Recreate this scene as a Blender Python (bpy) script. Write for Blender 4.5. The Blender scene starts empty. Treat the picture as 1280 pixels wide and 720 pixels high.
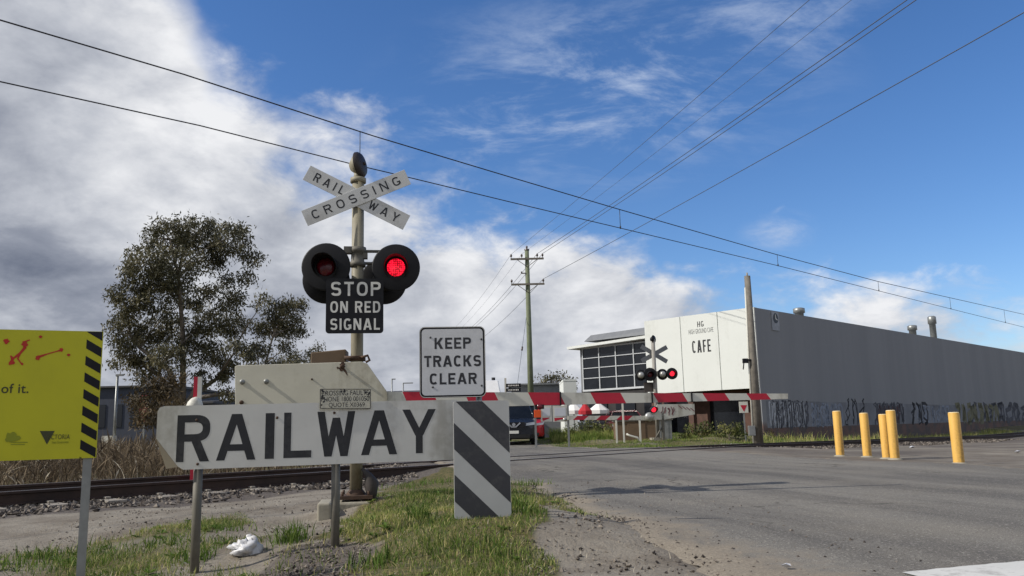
import bpy, math, random
import numpy as np
from mathutils import Vector, Matrix
random.seed(7); RNG = np.random.default_rng(7)
SC = bpy.context.scene
COL = SC.collection

# ------------------------------------------------------------------ camera
FPX, CAMH, ROLL = 1035.0, 0.78, 0.0245
PITCH = math.atan(175 / FPX)
cF = Vector((0, math.cos(PITCH), math.sin(PITCH)))
r0 = Vector((1, 0, 0)); u0 = Vector((0, -math.sin(PITCH), math.cos(PITCH)))
cR = r0 * math.cos(ROLL) - u0 * math.sin(ROLL)
cU = u0 * math.cos(ROLL) + r0 * math.sin(ROLL)
CAM = Vector((0, 0, CAMH))
cam_data = bpy.data.cameras.new('camera'); cam = bpy.data.objects.new('camera', cam_data); COL.objects.link(cam)
m = Matrix((cR, cU, -cF)).transposed().to_4x4(); m.translation = CAM
cam.matrix_world = m
cam_data.sensor_width = 36; cam_data.lens = 36 * FPX / 1280; cam_data.clip_end = 5000; cam_data.clip_start = 0.05
SC.camera = cam

def ray(u, v):
    return cF + cR * ((u - 640) / FPX) + cU * ((360 - v) / FPX)
def G(u, v, z=0.0):                       # where the sight line meets the height z
    d = ray(u, v); t = (z - CAMH) / d.z
    return CAM + d * t
def D(u, v, Y):                           # the point at distance Y along that line
    d = ray(u, v); return CAM + d * (Y / d.y)
def PL(u, v, P, a):                       # on a vertical plane through P whose horizontal direction is at angle a
    n = Vector((math.sin(a), -math.cos(a), 0)); d = ray(u, v)
    return CAM + d * ((P - CAM).dot(n) / d.dot(n))
def proj(p):                              # numpy (n,3) -> pixels
    q = p - np.array(CAM); x = q @ np.array(cR); y = q @ np.array(cU); z = q @ np.array(cF)
    z = np.where(z < .05, .05, z)
    return 640 + FPX * x / z, 360 - FPX * y / z

# ------------------------------------------------------------------ sun, sky, exposure
SUN_EL = math.radians(37)
TO_SUN = Vector((-0.972, -0.235, 0)).normalized() * math.cos(SUN_EL) + Vector((0, 0, math.sin(SUN_EL)))
sl = bpy.data.lights.new('sun', 'SUN'); sl.energy = 4.2; sl.angle = math.radians(0.53); sl.color = (1, .95, .87)
so = bpy.data.objects.new('sun', sl); COL.objects.link(so)
so.rotation_euler = (-TO_SUN).to_track_quat('-Z', 'Y').to_euler(); so.location = (0, 0, 60)
SC.view_settings.view_transform = 'Standard'; SC.view_settings.look = 'None'
SC.view_settings.exposure = 0; SC.view_settings.gamma = 1

W = bpy.data.worlds.new('World'); SC.world = W; W.use_nodes = True
nt = W.node_tree; nt.nodes.clear()
class NB:
    def __init__(s, nt): s.nt = nt
    def n(s, t, **kw):
        x = s.nt.nodes.new(t)
        for k, v in kw.items(): setattr(x, k, v)
        return x
    def lk(s, a, b): s.nt.links.new(a, b)
    def put(s, sock, v):
        if isinstance(v, bpy.types.NodeSocket): s.lk(v, sock)
        else: sock.default_value = v
    def math(s, op, a, b=0.0, c=0.0, clamp=False):
        x = s.n('ShaderNodeMath', operation=op, use_clamp=clamp)
        s.put(x.inputs[0], a); s.put(x.inputs[1], b); s.put(x.inputs[2], c)
        return x.outputs[0]
    def vmath(s, op, a, b=(0, 0, 0)):
        x = s.n('ShaderNodeVectorMath', operation=op); s.put(x.inputs[0], a); s.put(x.inputs[1], b)
        return x.outputs[0]
    def smooth(s, v, a, b, lo=0.0, hi=1.0):
        x = s.n('ShaderNodeMapRange', interpolation_type='SMOOTHSTEP')
        s.put(x.inputs[0], v); s.put(x.inputs[1], a); s.put(x.inputs[2], b); s.put(x.inputs[3], lo); s.put(x.inputs[4], hi)
        return x.outputs[0]
    def noise(s, vec, scale, detail=4, rough=.5, dist=0.0):
        x = s.n('ShaderNodeTexNoise'); s.put(x.inputs['Vector'], vec)
        x.inputs['Scale'].default_value = scale; x.inputs['Detail'].default_value = detail
        x.inputs['Roughness'].default_value = rough; x.inputs['Distortion'].default_value = dist
        return x.outputs[0]
    def mix(s, f, a, b, mode='MIX'):
        x = s.n('ShaderNodeMix', data_type='RGBA', blend_type=mode)
        s.put(x.inputs[0], f); s.put(x.inputs[6], a); s.put(x.inputs[7], b)
        return x.outputs[2]
def lin(r, g, b):
    f = lambda c: (c / 12.92 if c <= .04045 else ((c + .055) / 1.055) ** 2.4)
    return (f(r / 255), f(g / 255), f(b / 255), 1)

w = NB(nt)
SKY_S = 0.12
sky = w.n('ShaderNodeTexSky', sky_type='NISHITA', sun_disc=False)
sky.sun_elevation = SUN_EL; sky.sun_rotation = math.atan2(TO_SUN.x, TO_SUN.y)
sky.air_density = 1.0; sky.dust_density = 0.3; sky.ozone_density = 2.5; sky.altitude = 50
dv = w.n('ShaderNodeTexCoord').outputs['Generated']
sx = w.n('ShaderNodeSeparateXYZ'); w.lk(dv, sx.inputs[0])
az = w.math('ARCTAN2', sx.outputs[0], sx.outputs[1]); el = w.math('ARCSINE', sx.outputs[2])
def azel(u, v):
    d = ray(u, v).normalized(); return math.atan2(d.x, d.y), math.asin(d.z)
# cloud deck coordinates: direction cast onto a flat layer
zz = w.math('ADD', w.math('MAXIMUM', sx.outputs[2], 0), .5)
cv = w.n('ShaderNodeCombineXYZ'); w.put(cv.inputs[0], w.math('DIVIDE', sx.outputs[0], zz)); w.put(cv.inputs[1], w.math('DIVIDE', sx.outputs[1], zz))
w.put(cv.inputs[2], w.math('MULTIPLY', sx.outputs[2], 1.2))
P = cv.outputs[0]
nA = w.noise(P, 3.4, 7, .55, .3); nB = w.noise(P, 10.5, 7, .6, .3); nC = w.noise(P, 1.7, 3, .5)
# upper edge of the cloud bank against azimuth
edge = [(-500, -340), (-200, -240), (60, -170), (190, -60), (240, 20), (268, 95), (335, 152), (400, 200), (520, 238), (640, 285), (760, 308), (850, 335), (1000, 372), (1180, 408), (1300, 425), (1700, 440)]
fc = w.n('ShaderNodeFloatCurve'); cu = fc.mapping.curves[0]
A0, A1, E1 = -1.0, 1.0, 1.0
pts = []
for e in edge:
    a_, e_ = azel(*e)
    if not pts or (a_ - A0) / (A1 - A0) > pts[-1][0] + .004: pts.append(((a_ - A0) / (A1 - A0), max(.0, e_ / E1)))
pts = [(0, pts[0][1])] + [p for p in pts if 0.01 < p[0] < .99] + [(1, .06)]
cu.points[0].location = pts[0]; cu.points[1].location = pts[-1]
for p in pts[1:-1]: cu.points.new(*p)
fc.mapping.update()
azj = w.math('ADD', az, w.math('ADD', w.math('MULTIPLY', w.math('SUBTRACT', nA, .5), .16), w.math('MULTIPLY', w.math('SUBTRACT', nB, .5), .12)))
w.put(fc.inputs[1], w.math('MULTIPLY', w.math('SUBTRACT', azj, A0), 1 / (A1 - A0)))
below = w.math('SUBTRACT', w.math('MULTIPLY', fc.outputs[0], E1), el)
depth = w.math('ADD', below, w.math('ADD', w.math('ADD', w.math('MULTIPLY', w.math('SUBTRACT', nA, .5), .30), w.math('MULTIPLY', w.math('SUBTRACT', nC, .5), .18)), w.math('MULTIPLY', w.math('SUBTRACT', nB, .5), .22)))
bank = w.smooth(depth, -.03, .07)
behind = w.math('MULTIPLY', w.smooth(w.math('ABSOLUTE', az), .95, 1.5), w.smooth(w.noise(P, 1.6, 6, .55, .3), .36, .56))  # unseen broken cloud added at the sides and back so shaded faces turn less blue
bank = w.math('MAXIMUM', bank, behind)
# light and dark of the bank: the side of each billow towards the sun is brighter
P2 = w.vmath('ADD', P, (-.075, -.02, .05))
nA2 = w.noise(P2, 3.4, 7, .55, .3); nB2 = w.noise(P2, 10.5, 7, .6, .3)
relief = w.math('ADD', w.math('MULTIPLY', w.math('SUBTRACT', nA, nA2), 1.5), w.math('MULTIPLY', w.math('SUBTRACT', nB, nB2), .45))
shade = w.math('ADD', w.math('MULTIPLY', w.math('SUBTRACT', nA, .5), 1.7), w.math('MULTIPLY', w.math('SUBTRACT', nC, .5), .5))
shade = w.math('ADD', shade, w.math('MULTIPLY', w.math('SUBTRACT', nB, .5), 1.0))
shade = w.math('ADD', w.math('MULTIPLY', shade, .62), relief)
shade = w.math('SUBTRACT', w.math('ADD', shade, .93), w.smooth(depth, .03, .34, 0, .40))
def blob(u, v, ra, re, amt):
    a_, e_ = azel(u, v)
    q = w.math('SQRT', w.math('ADD', w.math('POWER', w.math('DIVIDE', w.math('SUBTRACT', az, a_), ra), 2), w.math('POWER', w.math('DIVIDE', w.math('SUBTRACT', el, e_), re), 2)))
    return w.math('MULTIPLY', w.smooth(q, 0, 1, 1, 0), amt)
for b in [(40, 345, .12, .07, -.28), (90, 60, .34, .20, .18), (150, 210, .26, .13, .22), (560, 300, .16, .05, .25), (880, 350, .12, .03, .12), (1250, 375, .12, .04, -.05)]:
    shade = w.math('ADD', shade, blob(*b))
ramp = w.n('ShaderNodeValToRGB'); w.put(ramp.inputs[0], w.math('ADD', w.math('MULTIPLY', shade, .62), .17))
cr = ramp.color_ramp
k = 1 / SKY_S
def ck(r, g, b): return lin(r, g, b)
cr.elements[0].position = 0.0; cr.elements[0].color = ck(108, 116, 134)
cr.elements[1].position = 1.0; cr.elements[1].color = ck(240, 241, 244)
e = cr.elements.new(.35); e.color = ck(148, 154, 168)
e = cr.elements.new(.65); e.color = ck(192, 196, 205)
cloudc = w.vmath('SCALE', ramp.outputs[0]); cloudc.node.inputs[3].default_value = 1 / SKY_S
# cirrus wisps
mp = w.n('ShaderNodeMapping'); w.put(mp.inputs[0], P); mp.inputs['Rotation'].default_value = (0, 0, .5); mp.inputs['Scale'].default_value = (1.0, 2.2, 1)
ci = w.noise(mp.outputs[0], 5.5, 9, .66, .35)
creg = w.math('ADD', blob(760, 110, .34, .15, 1.0), w.math('ADD', blob(980, 20, .16, .08, .55), blob(590, 160, .16, .06, .45)))
creg = w.math('ADD', creg, w.math('ADD', blob(975, 290, .055, .03, 1.0), blob(1250, 358, .07, .03, 1.1)))
cir = w.math('MULTIPLY', w.smooth(ci, .42, .74), creg, clamp=True)
cir = w.math('MULTIPLY', cir, .9)
# a little whitening of the air towards the horizon comes with the sky model; saturate the blue a touch
hs = w.n('ShaderNodeHueSaturation'); w.put(hs.inputs['Color'], sky.outputs[0]); hs.inputs['Saturation'].default_value = 1.18; hs.inputs['Value'].default_value = .96
hsb = w.vmath('MULTIPLY', hs.outputs[0], (.88, .97, 1.17))
c1 = w.mix(cir, hsb, tuple(x / SKY_S for x in lin(192, 206, 230)[:3]) + (1,))
c2 = w.mix(bank, c1, cloudc)
bg = w.n('ShaderNodeBackground'); w.lk(c2, bg.inputs[0]); bg.inputs[1].default_value = SKY_S
wo = w.n('ShaderNodeOutputWorld'); w.lk(bg.outputs[0], wo.inputs[0])

# ------------------------------------------------------------------ materials
def mat(name, col, rough=.6, metal=0.0, var=.25, vscale=3.0, dirt=None, dirt_amt=.0, dscale=1.5, streak=False, bump=.0, bscale=30, spec=.5, col2=None):
    M = bpy.data.materials.new(name); M.use_nodes = True
    t = NB(M.node_tree); bs = M.node_tree.nodes['Principled BSDF']
    tc = t.n('ShaderNodeTexCoord').outputs['Object']
    n1 = t.noise(tc, vscale, 5, .6)
    c = tuple(col[:3]) + (1,)
    dk = tuple(x * (1 - var) for x in c[:3]) + (1,)
    if col2: dk = tuple(col2[:3]) + (1,)
    o = t.mix(t.smooth(n1, .35, .65), dk, c)
    if dirt:
        v = tc
        if streak:
            mp = t.n('ShaderNodeMapping'); t.put(mp.inputs[0], tc); mp.inputs['Scale'].default_value = (1, 1, .12); v = mp.outputs[0]
        n2 = t.noise(v, dscale, 6, .65)
        n3 = t.noise(tc, dscale * 7, 3, .6)
        f = t.math('MULTIPLY', t.smooth(t.math('ADD', n2, t.math('MULTIPLY', t.math('SUBTRACT', n3, .5), .3)), .48, .72), dirt_amt)
        o = t.mix(f, o, tuple(dirt[:3]) + (1,))
    t.put(bs.inputs['Base Color'], o)
    rr = t.math('ADD', t.math('MULTIPLY', n1, .2), rough - .1, clamp=True); t.put(bs.inputs['Roughness'], rr)
    bs.inputs['Metallic'].default_value = metal; bs.inputs['Specular IOR Level'].default_value = spec
    if bump:
        bp = t.n('ShaderNodeBump'); bp.inputs['Strength'].default_value = bump; bp.inputs['Distance'].default_value = .01
        t.put(bp.inputs['Height'], t.noise(tc, bscale, 5, .6)); t.put(bs.inputs['Normal'], bp.outputs[0])
    return M
def emis(name, col, strength, base=(.02, 0, 0, 1), dots=0):
    M = bpy.data.materials.new(name); M.use_nodes = True
    t = NB(M.node_tree); bs = M.node_tree.nodes['Principled BSDF']
    bs.inputs['Base Color'].default_value = base; bs.inputs['Roughness'].default_value = .25
    bs.inputs['Emission Color'].default_value = col; bs.inputs['Emission Strength'].default_value = strength
    if dots:
        vo = t.n('ShaderNodeTexVoronoi'); t.put(vo.inputs['Vector'], t.n('ShaderNodeTexCoord').outputs['Object']); vo.inputs['Scale'].default_value = dots
        vo.inputs['Randomness'].default_value = .35
        t.put(bs.inputs['Emission Strength'], t.smooth(vo.outputs['Distance'], .30, .62, strength * 1.35, strength * .28))
    return M

M_white = mat('sign_white', lin(208, 207, 201), .5, var=.08, dirt=lin(120, 112, 92), dirt_amt=.45, dscale=2.2, streak=True)
M_whitepaint = mat('white_paint', lin(206, 204, 192), .55, var=.08, dirt=lin(110, 98, 76), dirt_amt=.5, dscale=2.5, streak=True)
M_plate = mat('cream_paint', lin(196, 192, 174), .55, var=.07, dirt=lin(118, 106, 80), dirt_amt=.5, dscale=2.0, streak=True)
M_black = mat('sign_black', (.010, .010, .013), .5, var=.3, spec=.25, dirt=(.07, .07, .07), dirt_amt=.3)
M_letter = mat('letter_black', (.016, .017, .021), .5, var=.2, dirt=(.1, .1, .1), dirt_amt=.25, dscale=5)
M_lwhite = mat('letter_white', lin(225, 223, 214), .5, var=.1)
M_hood = mat('lamp_black', (.008, .008, .010), .55, var=.3, spec=.3, dirt=(.018, .018, .018), dirt_amt=.4, dscale=6)
M_pole = mat('pole_paint', lin(146, 139, 118), .6, var=.15, vscale=6, dirt=lin(96, 78, 50), dirt_amt=.6, dscale=4, streak=True)
M_galv = mat('galvanised_steel', lin(150, 152, 150), .45, metal=.55, var=.2, vscale=9, dirt=lin(110, 108, 100), dirt_amt=.4)
M_postgrey = mat('weathered_post', lin(112, 108, 98), .65, metal=.2, var=.25, vscale=8, dirt=lin(80, 66, 46), dirt_amt=.5, streak=True)
M_rust = mat('rusty_steel', lin(88, 66, 50), .8, var=.4, vscale=10, dirt=lin(50, 36, 28), dirt_amt=.7, dscale=5, bump=.2)
M_brownbox = mat('brown_box', lin(112, 92, 70), .7, var=.2, dirt=lin(70, 52, 38), dirt_amt=.6)
M_rail = mat('rail_steel', lin(66, 50, 42), .75, metal=.2, var=.35, vscale=4, dirt=lin(38, 28, 24), dirt_amt=.6)
M_railhead = mat('rail_head', lin(150, 148, 146), .35, metal=.9, var=.2)
M_sleeper = mat('concrete_sleeper', lin(150, 142, 130), .9, var=.25, dirt=lin(90, 78, 66), dirt_amt=.6, bump=.3)
M_conc = mat('concrete', lin(160, 154, 138), .9, var=.2, dirt=lin(96, 88, 70), dirt_amt=.5, bump=.3)
M_red = mat('red_reflective', lin(186, 24, 52), .5, var=.18, dirt=lin(110, 40, 44), dirt_amt=.3, dscale=3)
M_yellow = mat('sign_yellow', lin(194, 190, 20), .5, var=.08, dirt=lin(148, 144, 34), dirt_amt=.25, streak=True)
M_redink = mat('red_ink', lin(190, 44, 26), .6, var=.15)
M_greenink = mat('olive_ink', lin(140, 146, 24), .6, var=.1)
M_darkink = mat('dark_ink', lin(64, 66, 34), .6, var=.1)
M_bollard = mat('bollard_yellow', lin(226, 178, 88), .55, var=.08, dirt=lin(140, 112, 66), dirt_amt=.8, dscale=5, streak=True)
M_bollardtop = mat('bollard_cap', lin(232, 210, 160), .6, var=.08)
M_wood = mat('grey_timber', lin(124, 118, 108), .85, var=.3, vscale=5, dirt=lin(74, 64, 52), dirt_amt=.7, dscale=4, streak=True, bump=.4)
M_greenpole = mat('treated_timber', lin(118, 126, 100), .85, var=.2, dirt=lin(90, 88, 66), dirt_amt=.6, dscale=2, streak=True)
M_wire = mat('wire', (.02, .02, .024), .5, var=.1)
M_wirefar = mat('aluminium_wire', (.085, .095, .115), .5, var=.1)
M_ins = mat('insulator', lin(92, 80, 74), .3, var=.2)
M_cafe = mat('white_render', lin(216, 219, 214), .8, var=.03, vscale=.6, dirt=lin(180, 180, 172), dirt_amt=.35, dscale=.9, streak=True)
M_seam = mat('panel_seam', lin(120, 122, 120), .8, var=.1)
M_glass = mat('dark_glass', (.012, .014, .018), .12, var=.3, spec=.6)
M_carglass = mat('car_glass', (.010, .012, .015), .2, var=.3, spec=.12)
M_frame = mat('aluminium_frame', lin(196, 200, 202), .4, var=.05)
M_roofgrey = mat('grey_cladding', lin(118, 120, 122), .6, var=.1)
M_dark = mat('shop_dark', (.025, .022, .022), .5, var=.5, vscale=1)
M_brick = mat('brown_brick', lin(96, 70, 60), .85, var=.3, vscale=4, dirt=lin(60, 44, 38), dirt_amt=.5)
M_bluebldg = mat('blue_grey_wall', lin(58, 64, 78), .7, var=.2)
M_bag = mat('plastic_bag', lin(206, 206, 208), .4, var=.15, dirt=lin(130, 122, 112), dirt_amt=.6, dscale=9)
M_carpaint = mat('dark_car_paint', (.012, .014, .02), .22, var=.2)
M_redcar = mat('red_car_paint', (.36, .012, .02), .25, var=.1)
M_whitecar = mat('white_vehicle_paint', (.72, .72, .72), .3, var=.05)
M_tyre = mat('tyre', (.012, .012, .012), .85, var=.3)
M_chrome = mat('chrome', (.6, .6, .62), .18, metal=1, var=.05)
M_head = mat('headlight_glass', (.55, .58, .62), .12, var=.1)
M_silver = mat('silver_dome', lin(178, 178, 172), .35, metal=.5, var=.15)
M_orange = mat('orange_reflector', lin(226, 84, 20), .35, var=.1)
M_umbw = mat('umbrella_white', lin(225, 224, 220), .8, var=.05)
M_umbr = mat('umbrella_red', lin(176, 34, 44), .8, var=.05)
M_lit = emis('lit_red_led', (1, .010, .035, 1), 1.4, dots=46)
M_lit_far = emis('lit_red_far', (1, .02, .045, 1), 1.5)
M_unlit = mat('unlit_red_lens', (.13, .004, .013), .2, var=.4, vscale=20)

# the long grey wall: weathered tilt-up concrete with faint panel streaks and a stained foot
def wall_material():
    M = bpy.data.materials.new('grey_wall'); M.use_nodes = True
    t = NB(M.node_tree); bs = M.node_tree.nodes['Principled BSDF']; tc = t.n('ShaderNodeTexCoord').outputs['Object']
    mp = t.n('ShaderNodeMapping'); t.put(mp.inputs[0], tc); mp.inputs['Scale'].default_value = (1, 1, .06)
    n1 = t.noise(mp.outputs[0], .55, 6, .6); n2 = t.noise(tc, 1.2, 5, .6); n3 = t.noise(mp.outputs[0], 3, 4, .6)
    o = t.mix(t.smooth(n1, .3, .7), lin(127, 129, 132), lin(134, 136, 139))
    o = t.mix(t.math('MULTIPLY', t.smooth(n3, .5, .75), .05), o, lin(100, 101, 103))
    sp = t.n('ShaderNodeSeparateXYZ'); t.put(sp.inputs[0], tc)
    hz = t.math('ADD', sp.outputs[2], t.math('MULTIPLY', t.math('SUBTRACT', n2, .5), .7))
    o = t.mix(t.smooth(hz, 1.3, .95), o, t.mix(t.smooth(n2, .4, .6), lin(104, 82, 74), lin(82, 74, 72)))
    t.put(bs.inputs['Base Color'], o); bs.inputs['Roughness'].default_value = .85
    return M
M_wall = wall_material()

# ------------------------------------------------------------------ mesh helpers
WL = {}
class MB:
    def __init__(s): s.v = []; s.f = []; s.mi = []; s.mat_i = 0; s.sm = []
    def add(s, vs, fs, smooth=False):
        b = len(s.v); s.v += [Vector(x) for x in vs]
        for f in fs: s.f.append([b + i for i in f]); s.mi.append(s.mat_i); s.sm.append(smooth)
        return s
    def box(s, c, size, a=0.0, R=None):
        c = Vector(c); h = [x / 2 for x in size]
        R = R or Matrix.Rotation(a, 3, 'Z')
        vs = [c + R @ Vector((i * h[0], j * h[1], k_ * h[2])) for i in (-1, 1) for j in (-1, 1) for k_ in (-1, 1)]
        return s.add(vs, [(0, 1, 3, 2), (4, 6, 7, 5), (0, 4, 5, 1), (2, 3, 7, 6), (0, 2, 6, 4), (1, 5, 7, 3)])
    def hexa(s, v8):      # bottom 4 then top 4 (same order)
        return s.add(v8, [(3, 2, 1, 0), (4, 5, 6, 7), (0, 1, 5, 4), (1, 2, 6, 5), (2, 3, 7, 6), (3, 0, 4, 7)])
    def slab(s, pts, n, th):
        pts = [Vector(p) for p in pts]; n = Vector(n); k_ = len(pts)
        vs = pts + [p - n * th for p in pts]
        fs = [tuple(range(k_)), tuple(range(2 * k_ - 1, k_ - 1, -1))]
        for i in range(k_): j = (i + 1) % k_; fs.append((i, i + k_, j + k_, j))
        return s.add(vs, fs)
    def tube(s, pts, rs, n=10, cap=True, smooth=True):
        pts = [Vector(p) for p in pts]
        if not isinstance(rs, (list, tuple)): rs = [rs] * len(pts)
        vs = []; fs = []; prev = None
        for i, p in enumerate(pts):
            d = (pts[min(i + 1, len(pts) - 1)] - pts[max(i - 1, 0)]).normalized()
            if prev is None:
                a = d.orthogonal().normalized()
            else:
                a = (prev - d * prev.dot(d)).normalized()
            prev = a; b = d.cross(a)
            for j in range(n):
                t = 2 * math.pi * j / n; vs.append(p + (a * math.cos(t) + b * math.sin(t)) * rs[i])
        for i in range(len(pts) - 1):
            for j in range(n):
                k_ = (j + 1) % n; fs.append((i * n + j, i * n + k_, (i + 1) * n + k_, (i + 1) * n + j))
        s.add(vs, fs, smooth)
        if cap:
            b = len(s.v) - len(vs)
            s.f.append([b + j for j in range(n)][::-1]); s.mi.append(s.mat_i); s.sm.append(False)
            s.f.append([b + (len(pts) - 1) * n + j for j in range(n)]); s.mi.append(s.mat_i); s.sm.append(False)
        return s
    def lathe(s, o, axis, prof, n=28, smooth=True):     # prof: (distance along axis, radius)
        o = Vector(o); ax = Vector(axis).normalized(); a = ax.orthogonal().normalized(); b = ax.cross(a)
        vs = []; fs = []
        for (h, r) in prof:
            for j in range(n):
                t = 2 * math.pi * j / n; vs.append(o + ax * h + (a * math.cos(t) + b * math.sin(t)) * max(r, 1e-4))
        for i in range(len(prof) - 1):
            for j in range(n):
                k_ = (j + 1) % n; fs.append((i * n + j, i * n + k_, (i + 1) * n + k_, (i + 1) * n + j))
        return s.add(vs, fs, smooth)
    def build(s, name, mats, parent=None, origin=None, bevel=0.0):
        if not isinstance(mats, (list, tuple)): mats = [mats]
        if parent is not None: o0 = WL[parent.name]
        else: o0 = Vector(origin) if origin is not None else base_of(s.v)
        me = bpy.data.meshes.new(name)
        me.from_pydata([tuple(x - o0) for x in s.v], [], s.f)
        for mm in mats: me.materials.append(mm)
        me.polygons.foreach_set('material_index', s.mi); me.polygons.foreach_set('use_smooth', s.sm)
        me.update()
        ob = bpy.data.objects.new(name, me); COL.objects.link(ob)
        if parent is not None: ob.parent = parent
        else: ob.location = o0
        WL[ob.name] = o0.copy()
        if bevel:
            b = ob.modifiers.new('bevel', 'BEVEL'); b.width = bevel; b.segments = 2; b.limit_method = 'ANGLE'
        return ob
def base_of(vs):
    xs = [x.x for x in vs]; ys = [x.y for x in vs]; zs = [x.z for x in vs]
    return Vector(((min(xs) + max(xs)) / 2, (min(ys) + max(ys)) / 2, min(zs)))
def tag(o, label, cat, group=None):
    o['label'] = label; o['category'] = cat
    if group: o['group'] = group
    return o
def thing(name, loc, label, cat, group=None):
    o = bpy.data.objects.new(name, None); COL.objects.link(o); o.location = loc; o.empty_display_size = .2
    WL[o.name] = Vector(loc); return tag(o, label, cat, group)
def kind(o, k_): o['kind'] = k_; return o
def copy_tree(o, parent=None):
    c = o.copy(); COL.objects.link(c); c.parent = parent
    for ch in list(o.children): copy_tree(ch, c)
    return c
def RU(a): return Vector((math.cos(a), math.sin(a), 0)), Vector((0, 0, 1)), Vector((math.sin(a), -math.cos(a), 0))
def rrect(c, a, wd, ht, r, seg=5, tilt=0.0):
    R_, U_, N_ = RU(a)
    if tilt:
        R_, U_ = R_ * math.cos(tilt) + U_ * math.sin(tilt), U_ * math.cos(tilt) - R_ * math.sin(tilt)
    pts = []
    for (sx_, sy_, t0) in ((1, 1, 0), (-1, 1, 90), (-1, -1, 180), (1, -1, 270)):
        for i in range(seg + 1):
            t = math.radians(t0 + 90 * i / seg)
            pts.append(Vector(c) + R_ * (sx_ * (wd / 2 - r) + r * math.cos(t)) + U_ * (sy_ * (ht / 2 - r) + r * math.sin(t)))
    return pts[::-1] if False else pts
def text(s_, c, R_, U_, N_, wd, ht, mt, parent, name='lettering', bold=.0, space=1.0, lift=.0008, th=.0004):
    cv_ = bpy.data.curves.new('t', 'FONT'); cv_.body = s_; cv_.size = 1; cv_.offset = bold; cv_.space_character = space; cv_.extrude = 0.01
    cv_.resolution_u = 4
    to = bpy.data.objects.new('t', cv_); COL.objects.link(to)
    dg = bpy.context.evaluated_depsgraph_get(); dg.update()
    me = bpy.data.meshes.new_from_object(to.evaluated_get(dg))
    n_ = len(me.vertices); a = np.empty(n_ * 3); me.vertices.foreach_get('co', a); a = a.reshape(-1, 3)
    lo = a.min(0); hi = a.max(0)
    x = ((a[:, 0] - lo[0]) / (hi[0] - lo[0]) - .5) * wd; y = ((a[:, 1] - lo[1]) / (hi[1] - lo[1]) - .5) * ht
    z = (a[:, 2] - lo[2]) / (hi[2] - lo[2]) * th + lift
    o0 = np.array(WL[parent.name])
    p = np.array(c) - o0 + np.outer(x, R_) + np.outer(y, U_) + np.outer(z, N_)
    me.vertices.foreach_set('co', p.ravel()); me.update()
    me.materials.clear(); me.materials.append(mt)
    for pl in me.polygons: pl.use_smooth = False
    bpy.data.objects.remove(to); bpy.data.curves.remove(cv_)
    me.name = name
    ob = bpy.data.objects.new(name, me); COL.objects.link(ob); ob.parent = parent; WL[ob.name] = WL[parent.name].copy()
    return ob

# ------------------------------------------------------------------ frames of the place
VPt = ray(1690, 535 - ROLL * 1050); T_DIR = Vector((VPt.x, VPt.y, 0)).normalized()      # along the track
T_NRM = Vector((-T_DIR.y, T_DIR.x, 0))                                                   # away from the camera
RAIL0 = G(0, 632, 0.0)
ROAD_K = -0.285
ROAD_DIR = Vector((ROAD_K, 1, 0)).normalized(); ROAD_PERP = Vector((1, -ROAD_K, 0)).normalized()
A_ROAD = math.atan2(ROAD_PERP.y, ROAD_PERP.x)
def road_l(y): return .45 + ROAD_K * (y - 9.4) - .155 * np.clip(10.5 - y, 0, 8)
ROAD_W = 7.2
ctl = [(-2.4, 4.2, -.13), (-3.2, 5.5, -.12), (-4.5, 7, -.10), (-6.5, 8, -.08), (-1.9, 5.4, -.09), (-9, 8, -.05)]
p = D(417, 685, 5.7); ctl.append((p.x, p.y, p.z))
p = D(605, 645, 5.85); ctl += [(p.x, p.y, p.z), (p.x + .15, p.y + .4, p.z), (p.x - .5, p.y + .2, p.z - .03)]
p = D(445, 620, 8.7); ctl += [(p.x, p.y, p.z), (p.x + .6, p.y, p.z)]
ctl += [(-2.15, 8.25, -.09), (-1.98, 8.15, -.07), (-1.9, 8.5, -.0), (-2.3, 8.8, -.06), (-.3, 4.2, 0.0), (.4, 4.5, .0), (1.5, 3.5, .0), (4, 4, .0), (8, 5, .02), (.6, 7, .04), (3, 8, .06), (7, 9, .06), (9.5, 12, .04), (2, 11, .10), (6, 13, .10), (-.2, 10.5, .08), (-1, 12, .06)]
def on_track(s_, n_, z): q = RAIL0 + T_DIR * s_ + T_NRM * n_; ctl.append((q.x, q.y, z))
for s_ in (7.6, 9, 11, 13, 15, 16.5):
    for n_ in (-.8, .8, 2.4): on_track(s_, n_, .142)
for s_ in (-10, -6, -2, 2, 5):
    for n_ in (-.2, 1.8): on_track(s_, n_, -.03)
    on_track(s_, -1.2, -.08); on_track(s_, 4, -.02)
for s_, z in ((19, .03), (22, -.02), (26, -.09), (32, -.18), (40, -.27), (50, -.3)):
    for n_ in (-3, 0, 1.6, 5, 9): on_track(s_, n_, z)
ctl += [(-3, 22, .12), (1, 27, .13), (-2, 33, .12), (2, 34, .12), (-6, 45, .05), (4.5, 30, .16), (7, 32, .15), (8, 27, .06), (3.4, 34, .24), (6, 35.5, .42), (9, 36, .30), (5, 32, .22), (8, 33.5, .24), (3.4, 37.5, .36), (6.5, 38, .40), (10.5, 37, .16), (7.1, 18, .05), (7.6, 14, .03), (3, 42, .1), (12.5, 39, -.1), (-8, 16, 0), (-6, 24, .0), (-12, 20, 0), (0, -2, 0), (-6, 0, -.1), (6, 0, 0), (15, 10, 0), (20, 20, -.1), (22, 30, -.2)]
CT = np.array(ctl)
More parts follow.
